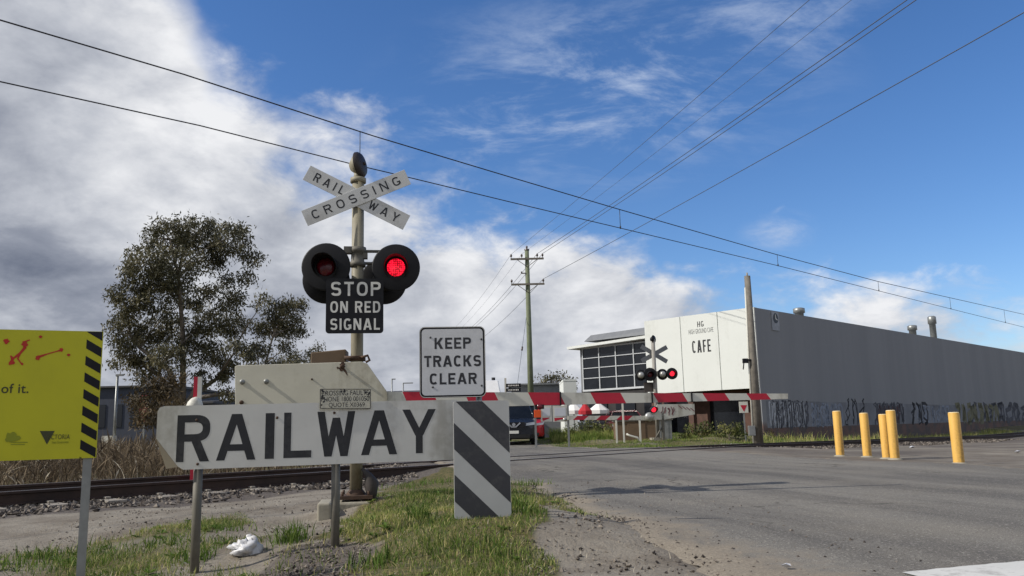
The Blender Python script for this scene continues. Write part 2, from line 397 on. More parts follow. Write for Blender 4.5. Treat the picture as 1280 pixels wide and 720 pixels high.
def Tn(x, y):
    x = np.asarray(x, float); y = np.asarray(y, float); num = np.zeros_like(x); den = np.zeros_like(x)
    for (cx, cy, cz) in CT:
        wgt = 1.0 / (((x - cx) ** 2 + (y - cy) ** 2) + .04) ** 1.6
        num += wgt * cz; den += wgt
    z = num / den
    f = np.clip((42 - np.abs(x - 8)) / 6, 0, 1) * np.clip((66 - y) / 8, 0, 1) * np.clip((y + 6) / 3, 0, 1)
    return z * f * f * (3 - 2 * f)
def T(x, y): return float(Tn(np.array([x]), np.array([y]))[0])
def in_road(x, y): return (x - road_l(y)), (.45 + ROAD_K * (y - 9.4) + ROAD_W - x)

def np_mesh(name, V, F, mats, attrs=None, origin=(0, 0, 0), smooth=False, parent=None):
    me = bpy.data.meshes.new(name); V = np.asarray(V, float) - np.array(origin)
    F = np.asarray(F); nf, k_ = F.shape
    me.vertices.add(len(V)); me.vertices.foreach_set('co', V.ravel())
    me.loops.add(nf * k_); me.loops.foreach_set('vertex_index', F.ravel().astype(np.int32))
    me.polygons.add(nf); me.polygons.foreach_set('loop_start', np.arange(0, nf * k_, k_, dtype=np.int32)); me.polygons.foreach_set('loop_total', np.full(nf, k_, np.int32))
    for mm in (mats if isinstance(mats, (list, tuple)) else [mats]): me.materials.append(mm)
    me.polygons.foreach_set('use_smooth', np.full(nf, smooth))
    for an, arr in (attrs or {}).items():
        if arr.ndim == 1:
            at_ = me.attributes.new(an, 'FLOAT', 'POINT'); at_.data.foreach_set('value', arr.astype(np.float32))
    me.update(calc_edges=True); me.validate()
    ob = bpy.data.objects.new(name, me); COL.objects.link(ob)
    if parent is not None: ob.parent = parent
    else: ob.location = origin
    return ob
def vnoise(x, y, sc, seed=0):                 # cheap smooth noise
    r = np.random.default_rng(seed); o = np.zeros_like(x)
    for i in range(7):
        a = r.uniform(0, 6.28); f = sc * r.uniform(.5, 1.6); ph = r.uniform(0, 6.28)
        o += np.sin((x * math.cos(a) + y * math.sin(a)) * f + ph + 1.3 * np.sin((x * math.sin(a) - y * math.cos(a)) * f * .7 + ph * 2))
    return o / 4.2
def inpoly(u, v, poly):
    ins = np.zeros(u.shape, bool); n_ = len(poly)
    for i in range(n_):
        (x1, y1), (x2, y2) = poly[i], poly[(i + 1) % n_]
        c = ((y1 > v) != (y2 > v)) & (u < (x2 - x1) * (v - y1) / (y2 - y1 + 1e-9) + x1)
        ins ^= c
    return ins
def gpoly(pix, z=0.0):                        # outline on the ground from sight lines
    return [(G(u, v, z).x, G(u, v, z).y) for (u, v) in pix]
GRASS_MOUND = gpoly([(424, 660), (450, 634), (474, 612), (505, 597), (560, 588), (640, 596), (668, 610), (684, 660), (688, 700), (670, 760), (330, 760), (455, 705), (440, 688), (380, 690), (330, 690)], .05)
GRASS_LEFT = gpoly([(-200, 705), (60, 690), (160, 672), (240, 655), (300, 648), (330, 655), (260, 668), (330, 690), (300, 720), (330, 800), (-300, 900)], -.08)
GRASS_EDGE = gpoly([(642, 598), (662, 600), (745, 652), (735, 664), (700, 640), (655, 615)], .06)
GRAVEL_PATCH = gpoly([(310, 730), (340, 695), (430, 685), (470, 700), (440, 740)], -.03)
def grassiness(x, y):
    g = np.zeros_like(x)
    jx = x + .10 * vnoise(x, y, 6, 1); jy = y + .12 * vnoise(x, y, 6, 2)
    g = np.where(inpoly(jx, jy, GRASS_MOUND), 1.0, g)
    gl = inpoly(jx, jy, GRASS_LEFT)
    g = np.where(gl, np.clip(.42 + .75 * vnoise(x, y, 4, 3), 0, 1), g)
    g = np.where(inpoly(jx, jy, GRASS_EDGE), .7, g)
    g = np.where(inpoly(jx, jy, GRAVEL_PATCH), .12, g)
    n_ = (x - RAIL0.x) * T_NRM.x + (y - RAIL0.y) * T_NRM.y
    l, r = in_road(x, y)
    far = (n_ > 4.2) & ((l < -.3) | (r < -.5))
    g = np.where(far, np.clip(.75 + .4 * vnoise(x, y, 1.5, 4), 0, 1), g)
    return g

# ------------------------------------------------------------------ ground
def build_ground():
    xs = np.concatenate([np.arange(-34, -8, .6), np.arange(-8, 12, .12), np.arange(12, 50.1, .5)])
    ys = np.concatenate([np.arange(-6, 3, .4), np.arange(3, 16, .12), np.arange(16, 66.1, .4)])
    X, Y = np.meshgrid(xs, ys); x = X.ravel(); y = Y.ravel()
    z = Tn(x, y) + .012 * vnoise(x, y, 5, 11) * np.clip((16 - y) / 4, 0, 1) * np.clip((y + 4) / 3, 0, 1)
    l, r = in_road(x, y)
    s_ = np.clip(np.minimum(l + .02, r + .02) / .35, 0, 1)
    z -= .07 * s_
    nx, ny = len(xs), len(ys)
    i = (np.arange(ny - 1)[:, None] * nx + np.arange(nx - 1)[None, :]).ravel()
    F = np.stack([i, i + 1, i + nx + 1, i + nx], 1)
    V = np.stack([x, y, z], 1)
    # the outer sheet, out to the horizon
    b = len(V); x0, x1, y0, y1 = xs[0], xs[-1], ys[0], ys[-1]; B = 3000
    V2 = np.array([(-B, -B, 0), (B, -B, 0), (B, B, 0), (-B, B, 0), (x0, y0, 0), (x1, y0, 0), (x1, y1, 0), (x0, y1, 0)])
    F2 = np.array([(0, 1, 5, 4), (1, 2, 6, 5), (2, 3, 7, 6), (3, 0, 4, 7)]) + b
    V = np.vstack([V, V2]); F = np.vstack([F, F2])
    g = np.concatenate([grassiness(x, y), np.full(8, .6)])
    n_ = (x - RAIL0.x) * T_NRM.x + (y - RAIL0.y) * T_NRM.y
    bal = np.clip(1 - (np.abs(n_ - .7) - 1.85) / .35 + .4 * vnoise(x, y, 5, 5), 0, 1)
    gp = inpoly(x, y, GRAVEL_PATCH).astype(float) * .8
    s2 = (x - RAIL0.x) * T_DIR.x + (y - RAIL0.y) * T_DIR.y
    rg = ((r < 0) & (s2 > 8) & (n_ < 3.5)).astype(float) * np.clip(.42 + .25 * vnoise(x, y, 1.4, 51), .1, .8)
    bal = np.concatenate([np.maximum(np.maximum(bal, gp), rg), np.zeros(8)])
    M = bpy.data.materials.new('ground_soil'); M.use_nodes = True
    t = NB(M.node_tree); bs = M.node_tree.nodes['Principled BSDF']; tc = t.n('ShaderNodeTexCoord').outputs['Object']
    ag = t.n('ShaderNodeAttribute', attribute_name='grass').outputs['Fac']; ab = t.n('ShaderNodeAttribute', attribute_name='ballast').outputs['Fac']
    n1 = t.noise(tc, 1.3, 6, .65); n2 = t.noise(tc, 16, 5, .7); n3 = t.noise(tc, 60, 3, .7)
    dirt = t.mix(t.smooth(n1, .32, .68), lin(114, 106, 95), lin(143, 136, 124))
    dirt = t.mix(t.math('MULTIPLY', t.smooth(n2, .5, .75), .5), dirt, lin(94, 80, 66))
    dirt = t.mix(t.math('MULTIPLY', t.smooth(n3, .6, .75), .5), dirt, lin(172, 160, 142))
    vo = t.n('ShaderNodeTexVoronoi'); t.put(vo.inputs['Vector'], tc); vo.inputs['Scale'].default_value = 26
    grav = t.mix(t.math('MULTIPLY', n2, 1.0), lin(70, 64, 60), lin(122, 114, 106)); grav = t.mix(t.smooth(vo.outputs[0], .1, .5, .7, 0), grav, lin(46, 42, 40))
    gr = t.mix(t.smooth(n2, .35, .65), lin(64, 70, 30), lin(112, 100, 62))
    o = t.mix(t.smooth(ab, .2, .7), dirt, grav); o = t.mix(t.math('MULTIPLY', t.smooth(ag, .2, .8), .8), o, gr)
    t.put(bs.inputs['Base Color'], o); bs.inputs['Roughness'].default_value = .95; bs.inputs['Specular IOR Level'].default_value = .15
    bp = t.n('ShaderNodeBump'); bp.inputs['Strength'].default_value = .7; bp.inputs['Distance'].default_value = .03
    t.put(bp.inputs['Height'], t.math('ADD', n2, t.math('MULTIPLY', n3, .4))); t.put(bs.inputs['Normal'], bp.outputs[0])
    kind(np_mesh('ground', V, F, M, {'grass': g, 'ballast': bal}, smooth=True), 'structure')
build_ground()

def road_material():
    M = bpy.data.materials.new('asphalt'); M.use_nodes = True
    t = NB(M.node_tree); bs = M.node_tree.nodes['Principled BSDF']; tc = t.n('ShaderNodeTexCoord').outputs['Object']
    mp = t.n('ShaderNodeMapping'); t.put(mp.inputs[0], tc); mp.inputs['Rotation'].default_value = (0, 0, math.atan(ROAD_K)); 
    mp2 = t.n('ShaderNodeMapping'); t.put(mp2.inputs[0], mp.outputs[0]); mp2.inputs['Scale'].default_value = (1.2, .10, 1)
    n1 = t.noise(mp2.outputs[0], 1.0, 5, .6); n2 = t.noise(tc, .55, 5, .6); n3 = t.noise(tc, 55, 3, .75); n4 = t.noise(tc, 5, 6, .7)
    n5 = t.noise(tc, 130, 2, .7)
    o = t.mix(t.smooth(n1, .35, .65), lin(99, 96, 92), lin(130, 126, 118))
    o = t.mix(t.math('MULTIPLY', t.smooth(n2, .45, .7), .55), o, lin(134, 128, 117))
    o = t.mix(t.math('MULTIPLY', t.smooth(n4, .58, .75), .4), o, lin(88, 85, 83))
    o = t.mix(t.math('MULTIPLY', t.smooth(n3, .54, .68), .7), o, lin(186, 180, 168))
    o = t.mix(t.math('MULTIPLY', t.smooth(n5, .50, .40), .55), o, lin(58, 56, 56))
    ae = t.n('ShaderNodeAttribute', attribute_name='dust').outputs['Fac']
    df = t.smooth(t.math('ADD', ae, t.math('MULTIPLY', t.math('SUBTRACT', n4, .5), 1.2)), .35, .85)
    dc = t.mix(t.smooth(n3, .4, .62), lin(152, 142, 126), lin(124, 114, 100))
    o = t.mix(t.math('MULTIPLY', df, .8), o, dc)
    # hairline cracks
    vo = t.n('ShaderNodeTexVoronoi', feature='DISTANCE_TO_EDGE'); t.put(vo.inputs['Vector'], t.vmath('ADD', tc, t.vmath('SCALE', tc))); vo.inputs['Scale'].default_value = .35
    nd = t.n('ShaderNodeTexNoise'); t.put(nd.inputs['Vector'], tc); nd.inputs['Scale'].default_value = 2.5; nd.inputs['Detail'].default_value = 6
    t.nt.links.remove(vo.inputs['Vector'].links[0]); t.put(vo.inputs['Vector'], t.vmath('ADD', tc, nd.outputs['Color']))
    o = t.mix(t.math('MULTIPLY', t.smooth(vo.outputs['Distance'], .012, .004), t.math('MULTIPLY', t.smooth(n2, .45, .6), .6)), o, lin(60, 58, 56))
    t.put(bs.inputs['Base Color'], o); bs.inputs['Roughness'].default_value = .95; bs.inputs['Specular IOR Level'].default_value = .08
    bp = t.n('ShaderNodeBump'); bp.inputs['Strength'].default_value = .5; bp.inputs['Distance'].default_value = .008
    t.put(bp.inputs['Height'], t.math('ADD', n3, n5)); t.put(bs.inputs['Normal'], bp.outputs[0])
    return M
def build_road():
    ys = np.concatenate([np.arange(-8, 3, .5), np.arange(3, 34, .15), np.arange(34, 160, 2.0)])
    ts = np.concatenate([[0, .02, .05], np.linspace(.09, .94, 30), [.97, 1.0]])
    rows = []; dust = []
    for y in ys:
        l = road_l(y)
        jl = .10 * math.sin(y * 3.1) + .07 * math.sin(y * 7.7 + 1) + .05 * math.sin(y * 17 + 2)
        jr = .10 * math.sin(y * 2.3 + 4) + .06 * math.sin(y * 8.3)
        flare = 1.05 * np.clip((7.2 - y) / 3.2, 0, 1) ** 1.3          # the worn shoulder widens towards the camera
        for t_ in ts:
            wdl = .45 + ROAD_K * (y - 9.4) + ROAD_W - l; x = l + (jl * (1 - t_) ** 4) + t_ * wdl + jr * t_ ** 6
            rows.append((x, y + ROAD_PERP.y / ROAD_PERP.x * 0 , 0))
            d = t_ * wdl
            dust.append(max(0, 1 - d / (.55 + .9 * np.clip((9 - y) / 5, 0, 1))) + .8 * max(0, 1 - (wdl - d) / .9))
    V = np.array(rows); V[:, 2] = Tn(V[:, 0], V[:, 1]) + .006
    e = np.tile((ts == 0) | (ts == 1), len(ys)); V[e, 2] -= .03
    nx, ny = len(ts), len(ys)
    i = (np.arange(ny - 1)[:, None] * nx + np.arange(nx - 1)[None, :]).ravel()
    F = np.stack([i, i + 1, i + nx + 1, i + nx], 1)
    kind(np_mesh('road', V, F, road_material(), {'dust': np.array(dust)}, smooth=True), 'structure')
build_road()
# stop line painted across the approach lane, worn
M_line = mat('road_paint', lin(205, 203, 196), .8, var=.1, dirt=lin(130, 126, 120), dirt_amt=.6, dscale=6)
def build_stop_line():
    a = G(1128, 721, .0); b = G(1280, 708, .0); d = (b - a).normalized(); n_ = Vector((d.y, -d.x, 0))
    V = []; F = []
    N = 60
    for i in range(N + 1):
        q = a + d * (4.3 * i / N)
        for j, off in enumerate((0, .15, .3)):
            r = q + n_ * (off + (.006 * math.sin(i * 3.7 + j * 2) if j != 1 else 0)); V.append((r.x, r.y, 0))
    V = np.array(V); V[:, 2] = Tn(V[:, 0], V[:, 1]) + .0115
    for i in range(N):
        for j in range(2): F.append((i * 3 + j, i * 3 + j + 1, (i + 1) * 3 + j + 1, (i + 1) * 3 + j))
    kind(np_mesh('stop_line', V, F, M_line), 'structure')
build_stop_line()

# ------------------------------------------------------------------ railway track
def track_z(s_):
    if s_ < 7: return .0
    if s_ < 18: return .0
    return -.012 * (s_ - 18) if s_ < 43 else -.3
def build_track():
    root = thing('railway_track', RAIL0 + T_NRM * .8, 'rusty brown railway track on concrete sleepers crossing the road on the skew', 'railway track')
    prof = [(-.07, 0), (.07, 0), (.07, .012), (.012, .03), (.012, .12), (.035, .13), (.035, .158), (.026, .163), (-.026, .163), (-.035, .158), (-.035, .13), (-.012, .12), (-.012, .03), (-.07, .012)]
    for n0 in (0, 1.6):
        b = MB(); k_ = len(prof); ss = list(np.arange(-30, 110, 1.0))
        for s_ in ss:
            o = RAIL0 + T_DIR * s_ + T_NRM * n0
            b.v += [o + T_NRM * a + Vector((0, 0, track_z(s_) + z)) for a, z in prof]
        for i in range(len(ss) - 1):
            for j in range(k_):
                l = (j + 1) % k_; b.f.append([i * k_ + j, i * k_ + l, (i + 1) * k_ + l, (i + 1) * k_ + j]); b.mi.append(1 if j == 7 else 0); b.sm.append(False)
        b.build('rail', [M_rail, M_railhead], root)
    sl_ = None
    for s_ in [x for x in np.arange(-9, 6.2, .68)] + [x for x in np.arange(19, 40, .68)]:
        b = MB(); o = RAIL0 + T_DIR * s_ + T_NRM * .8 + Vector((0, 0, track_z(s_) - .085)); a = math.atan2(T_NRM.y, T_NRM.x)
        b.box(o, (2.6, .24, .16), a)
        for n_ in (-.92, -.68, .68, .92): b.box(o + T_NRM * n_ + Vector((0, 0, .095)), (.10, .07, .03), a)   # clips
        b.build('sleeper', M_sleeper, root, bevel=.01)
    return root
build_track()

def rocks(name, pts, sizes, mats, attr=None):
    ico_v = []; ph = (1 + 5 ** .5) / 2
    for a, b in ((1, ph), (-1, ph), (1, -ph), (-1, -ph)):
        ico_v += [(a, b, 0), (0, a, b), (b, 0, a)]
    # octahedron-like stones, knocked out of shape
    base = np.array([(1, 0, 0), (-1, 0, 0), (0, 1, 0), (0, -1, 0), (0, 0, 1), (0, 0, -1)], float)
    tri = np.array([(0, 2, 4), (2, 1, 4), (1, 3, 4), (3, 0, 4), (2, 0, 5), (1, 2, 5), (3, 1, 5), (0, 3, 5)])
    n_ = len(pts); V = np.repeat(base[None], n_, 0) + RNG.normal(0, .28, (n_, 6, 3))
    ang = RNG.uniform(0, 6.28, n_); c, s_ = np.cos(ang), np.sin(ang)
    x = V[:, :, 0] * c[:, None] - V[:, :, 1] * s_[:, None]; y = V[:, :, 0] * s_[:, None] + V[:, :, 1] * c[:, None]
    V = np.stack([x, y, V[:, :, 2] * .75], 2) * sizes[:, None, None] + pts[:, None, :]
    F = (tri[None] + (np.arange(n_) * 6)[:, None, None]).reshape(-1, 3)
    tone = np.repeat(RNG.uniform(0, 1, n_), 6)
    return kind(np_mesh(name, V.reshape(-1, 3), F, mats, {'tone': tone}), 'stuff')
def tone_mat(name, cols, rough=.9, transl=0.0, spec=.2):
    M = bpy.data.materials.new(name); M.use_nodes = True
    t = NB(M.node_tree); bs = M.node_tree.nodes['Principled BSDF']
    at_ = t.n('ShaderNodeAttribute', attribute_name='tone').outputs['Fac']
    r = t.n('ShaderNodeValToRGB'); t.put(r.inputs[0], at_); r.color_ramp.interpolation = 'LINEAR'
    for i, (p_, c) in enumerate(cols):
        if i < 2: e_ = r.color_ramp.elements[i]; e_.position = p_
        else: e_ = r.color_ramp.elements.new(p_)
        e_.color = c
    t.put(bs.inputs['Base Color'], r.outputs[0]); bs.inputs['Roughness'].default_value = rough; bs.inputs['Specular IOR Level'].default_value = spec
    if transl:
        tr = t.n('ShaderNodeBsdfTranslucent'); t.put(tr.inputs[0], r.outputs[0]); mx = t.n('ShaderNodeMixShader'); mx.inputs[0].default_value = transl
        out = M.node_tree.nodes['Material Output']; t.lk(bs.outputs[0], mx.inputs[1]); t.lk(tr.outputs[0], mx.inputs[2]); t.lk(mx.outputs[0], out.inputs[0])
    return M
M_stone = tone_mat('ballast_stone', [(0, lin(54, 49, 46)), (1, lin(140, 131, 120)), (.5, lin(86, 79, 73))])
def scatter_track(n, s0, s1, n0, n1):
    s_ = RNG.uniform(s0, s1, n); n_ = RNG.uniform(n0, n1, n)
    return np.stack([RAIL0.x + T_DIR.x * s_ + T_NRM.x * n_, RAIL0.y + T_DIR.y * s_ + T_NRM.y * n_], 1), s_, n_
def build_ballast():
    q, s_, n_ = scatter_track(17000, -7, 7.0, -1.5, 2.6)
    keep = (in_road(q[:, 0], q[:, 1])[0] < -.7) & (n_ > -1.15 + .06 * (s_ + 3) + .22 * RNG.normal(0, 1, len(q)))
    q = q[keep]; z = np.maximum(Tn(q[:, 0], q[:, 1]), np.where(np.abs(n_[keep] - .8) < 1.3, -.06, -1)) + .01
    rocks('track_ballast', np.column_stack([q, z]), RNG.uniform(.016, .045, len(q)), M_stone)
    q, s_, n_ = scatter_track(5000, 17.5, 36, -2.2, 2.8)
    keep = in_road(q[:, 0], q[:, 1])[1] < -.6; q = q[keep]
    rocks('far_ballast', np.column_stack([q, Tn(q[:, 0], q[:, 1]) + .01]), RNG.uniform(.015, .045, len(q)), M_stone)
    # loose gravel of the near verge
    x = RNG.uniform(-4.5, 2.2, 40000); y = RNG.uniform(3.4, 11, 40000)
    gp = inpoly(x, y, GRAVEL_PATCH); l, r = in_road(x, y)
    pr = np.where(gp, 1, np.where((l > -.9) & (l < .45), .35, np.where(grassiness(x, y) < .3, .10, 0)))
    kp = RNG.uniform(0, 1, len(x)) < pr; x, y = x[kp], y[kp]
    rocks('loose_gravel', np.column_stack([x, y, Tn(x, y) + .004]), np.minimum(RNG.gamma(1.6, .0028, len(x)) + .002, .016), M_stone)
build_ballast()

# ------------------------------------------------------------------ grass
def blades(name, x, y, h, wd, tone, mt, lean=.5, seg=3, z=None, head=None):
    n_ = len(x); z = Tn(x, y) - .01 if z is None else z
    ang = RNG.uniform(0, 6.28, n_); la = RNG.uniform(0, 6.28, n_); le = np.abs(RNG.normal(0, lean, n_)) + .08
    V = np.zeros((n_, 2 * seg + 1, 3))
    for i in range(seg + 1):
        t_ = i / seg
        cx = x + np.cos(la) * h * le * t_ ** 2; cy = y + np.sin(la) * h * le * t_ ** 2
        cz = z + h * t_ * (1 - .28 * np.minimum(le, 1.4) * t_)
        if i < seg:
            w_ = wd * (1 - t_ * .75)
            if head is not None and i == seg - 1: w_ = wd * head
            V[:, 2 * i] = np.stack([cx - np.cos(ang) * w_, cy - np.sin(ang) * w_, cz], 1)
            V[:, 2 * i + 1] = np.stack([cx + np.cos(ang) * w_, cy + np.sin(ang) * w_, cz], 1)
        else: V[:, 2 * seg] = np.stack([cx, cy, cz], 1)
    F = []
    k_ = 2 * seg + 1; b = (np.arange(n_) * k_)[:, None]
    tri = []
    for i in range(seg - 1): tri += [(2 * i, 2 * i + 1, 2 * i + 3), (2 * i, 2 * i + 3, 2 * i + 2)]
    tri.append((2 * seg - 2, 2 * seg - 1, 2 * seg))
    F = (np.array(tri)[None] + b[:, :, None]).reshape(-1, 3)
    return kind(np_mesh(name, V.reshape(-1, 3), F, mt, {'tone': np.repeat(tone, k_)}), 'stuff')
M_grass = tone_mat('grass_blade', [(0, lin(58, 80, 32)), (1, lin(204, 188, 136)), (.35, lin(98, 122, 52)), (.6, lin(144, 148, 80))], .7, .3)
M_dry = tone_mat('dry_grass', [(0, lin(74, 64, 52)), (1, lin(214, 206, 186)), (.45, lin(110, 96, 76)), (.75, lin(146, 130, 106))], .85, .25)
def build_grass():
    N = 190000
    x = RNG.uniform(-4.6, 1.1, N); y = RNG.uniform(3.6, 9.8, N)
    g = grassiness(x, y) * np.clip(.62 + .75 * vnoise(x, y, 5, 21), .10, 1)
    l, r = in_road(x, y); g = np.where(l > .05, 0, g)
    kp = RNG.uniform(0, 1, N) < g; x, y = x[kp], y[kp]; n_ = len(x)
    hn = np.clip(.55 + .5 * vnoise(x, y, 7, 22), .15, 1.3)
    h = (.022 + .058 * hn) * RNG.uniform(.4, 1.35, n_)
    p_ = D(540, 640, 6.4)
    dryc = np.exp(-(((x - p_.x - .05) / .62) ** 2 + ((y - p_.y) / .5) ** 2))
    tone = np.clip(.34 + .19 * RNG.normal(0, 1, n_) + .46 * dryc + .22 * vnoise(x, y, 3, 23), 0, 1)
    tone = np.where(RNG.uniform(0, 1, n_) < .12, RNG.uniform(.75, 1, n_), tone)
    blades('verge_grass', x, y, h, RNG.uniform(.0018, .0042, n_), tone, M_grass, .55)
    # dead thatch lying between the blades
    M_ = 34000; x = RNG.uniform(-4.6, 1.1, M_); y = RNG.uniform(3.6, 9.8, M_)
    g = np.clip(grassiness(x, y) + .12, 0, 1); l, r = in_road(x, y)
    n2_ = (x - RAIL0.x) * T_NRM.x + (y - RAIL0.y) * T_NRM.y
    kp = (RNG.uniform(0, 1, M_) < g * .8) & (l < .02) & (n2_ < -1.6); x, y = x[kp], y[kp]
    blades('dead_grass', x, y, RNG.uniform(.02, .06, len(x)), RNG.uniform(.0012, .003, len(x)), np.clip(RNG.normal(.72, .2, len(x)), 0, 1), M_dry, 1.6)
    V, F, tn_ = [], [], []
    r = random.Random(91)
    for i in range(260):
        x_, y_ = r.uniform(-4.3, .6), r.uniform(4.0, 8.8)
        if float(grassiness(np.array([x_]), np.array([y_]))[0]) < .25 or in_road(x_, y_)[0] > -.1: continue
        z_ = T(x_, y_); k_ = r.randint(6, 11); sc_ = r.uniform(.03, .07); tt = r.uniform(0, .45)
        for j in range(k_):
            a_ = 6.283 * j / k_ + r.uniform(-.3, .3); l_ = sc_ * r.uniform(.7, 1.3); up = r.uniform(.15, .7); ca, sa = math.cos(a_), math.sin(a_); w_ = l_ * .24; b_ = len(V)
            V += [(x_, y_, z_), (x_ + ca * l_ * .55 - sa * w_, y_ + sa * l_ * .55 + ca * w_, z_ + l_ * up * .75), (x_ + ca * l_, y_ + sa * l_, z_ + l_ * up * .8), (x_ + ca * l_ * .55 + sa * w_, y_ + sa * l_ * .55 - ca * w_, z_ + l_ * up * .75)]
            F.append((b_, b_ + 1, b_ + 2, b_ + 3)); tn_ += [min(1, tt + r.uniform(-.05, .1))] * 4
    kind(np_mesh('verge_weeds', np.array(V), np.array(F), M_grass, {'tone': np.array(tn_)}), 'stuff')
    # taller tufts
    X, Y, H = [], [], []
    for (u, v, z, cnt, hh, rr) in [(362, 692, -.06, 170, .17, .07), (525, 668, .05, 120, .13, .05), (585, 656, .12, 90, .11, .08), (650, 648, .12, 110, .13, .05), (660, 662, .08, 90, .10, .06), (245, 712, -.12, 90, .14, .06), (200, 690, -.1, 90, .11, .1), (270, 668, -.07, 100, .12, .15), (60, 705, -.12, 160, .12, .2), (560, 600, .1, 200, .12, .25), (510, 604, .09, 140, .10, .2), (655, 604, .1, 120, .12, .15), (740, 655, .03, 50, .08, .06), (600, 700, .02, 120, .10, .12), (480, 712, .0, 120, .1, .1), (150, 700, -.11, 90, .1, .15)]:
        c = G(u, v, z); X.append(c.x + RNG.normal(0, rr, cnt)); Y.append(c.y + RNG.normal(0, rr, cnt)); H.append(hh * RNG.uniform(.5, 1.15, cnt))
    x = np.concatenate(X); y = np.concatenate(Y); h = np.concatenate(H)
    blades('grass_tufts', x, y, h, RNG.uniform(.003, .006, len(x)), np.clip(RNG.normal(.25, .14, len(x)), 0, 1), M_grass, .5)
    # tall dry grass beyond the track on the left
    q, s_, n_ = scatter_track(26000, -16, 11, 2.9, 15)
    kp = (in_road(q[:, 0], q[:, 1])[0] < -1.2); q = q[kp]; n_ = n_[kp]
    h = RNG.uniform(.35, 1.0, len(q)) * np.clip(.9 + .3 * vnoise(q[:, 0], q[:, 1], 1.5, 31), .4, 1.3) * np.clip((n_ - 2.3) / 1.6, .25, 1) * np.clip((in_road(q[:, 0], q[:, 1])[0] * -1) / 3.2, .2, 1)
    tone = np.clip(RNG.normal(.32, .27, len(q)) + .16 * vnoise(q[:, 0], q[:, 1], 2, 32), 0, 1)
    blades('tall_dry_grass', q[:, 0], q[:, 1], h, RNG.uniform(.004, .010, len(q)), tone, M_dry, .62, 4, head=1.9)
    # green grass of the far verge
    x = RNG.uniform(-1, 14, 52000); y = RNG.uniform(21, 40, 52000)
    n_ = (x - RAIL0.x) * T_NRM.x + (y - RAIL0.y) * T_NRM.y; l, r = in_road(x, y)
    kp = (n_ > 3.0) & (r < -.25); x, y = x[kp], y[kp]
    hn = np.clip(.6 + .5 * vnoise(x, y, 1.1, 41), .2, 1.4)
    tone = np.clip(.36 + .15 * RNG.normal(0, 1, len(x)) + .18 * vnoise(x, y, .9, 42), 0, 1)
    blades('far_verge_grass', x, y, RNG.uniform(.05, .16, len(x)) * hn, RNG.uniform(.006, .012, len(x)), tone, M_grass, .5)
    x = RNG.uniform(1.5, 6.5, 9000); y = RNG.uniform(34.5, 37.5, 9000); kp = (in_road(x, y)[1] < -.6); x, y = x[kp], y[kp]
    blades('far_reeds', x, y, RNG.uniform(.2, .55, len(x)) * np.clip(.8 + .4 * vnoise(x, y, 2, 45), .3, 1.2), RNG.uniform(.008, .014, len(x)), np.clip(.45 + .25 * vnoise(x, y, 1.5, 46) + RNG.normal(0, .12, len(x)), 0, 1), M_grass, .35, 4)
    q, s_, n_ = scatter_track(5000, 24, 60, 2.6, 5.2)
    blades('trackside_weeds', q[:, 0], q[:, 1], RNG.uniform(.1, .5, len(q)) * np.clip(.5 + .6 * vnoise(q[:, 0], q[:, 1], 1.2, 44), .1, 1), RNG.uniform(.008, .014, len(q)), np.clip(RNG.normal(.6, .15, len(q)), 0, 1), M_grass, .4)
build_grass()
#PART2
# ------------------------------------------------------------------ shared shapes for signs
def strip(b, c_pts, ws, n, th=.002):          # a painted stroke: thin ribbon along points on a plane with normal n
    pts = [Vector(p) for p in c_pts]; n = Vector(n)
    L, Rr = [], []
    for i, p in enumerate(pts):
        d = (pts[min(i + 1, len(pts) - 1)] - pts[max(i - 1, 0)]).normalized(); s_ = n.cross(d); w_ = ws[i] if isinstance(ws, (list, tuple)) else ws
        L.append(p + s_ * w_ / 2); Rr.append(p - s_ * w_ / 2)
    for i in range(len(pts) - 1):
        b.slab([Rr[i], Rr[i + 1], L[i + 1], L[i]], n, th)
def disc(b, c, R_, U_, n, r, th=.002, k_=14, jit=0.0):
    b.slab([Vector(c) + R_ * (r * math.cos(2 * math.pi * i / k_) * (1 + random.uniform(-jit, jit))) + U_ * (r * math.sin(2 * math.pi * i / k_) * (1 + random.uniform(-jit, jit))) for i in range(k_)], n, th)
def clip(poly, rect):                         # 2D polygon against (x0,y0,x1,y1)
    x0, y0, x1, y1 = rect
    for ax, lim, sgn in ((0, x0, 1), (0, x1, -1), (1, y0, 1), (1, y1, -1)):
        out = []
        for i in range(len(poly)):
            p, q = poly[i], poly[(i + 1) % len(poly)]
            ip, iq = (p[ax] - lim) * sgn >= 0, (q[ax] - lim) * sgn >= 0
            if ip: out.append(p)
            if ip != iq:
                t = (lim - p[ax]) / (q[ax] - p[ax]); out.append((p[0] + t * (q[0] - p[0]), p[1] + t * (q[1] - p[1])))
        poly = out
        if not poly: return []
    return poly
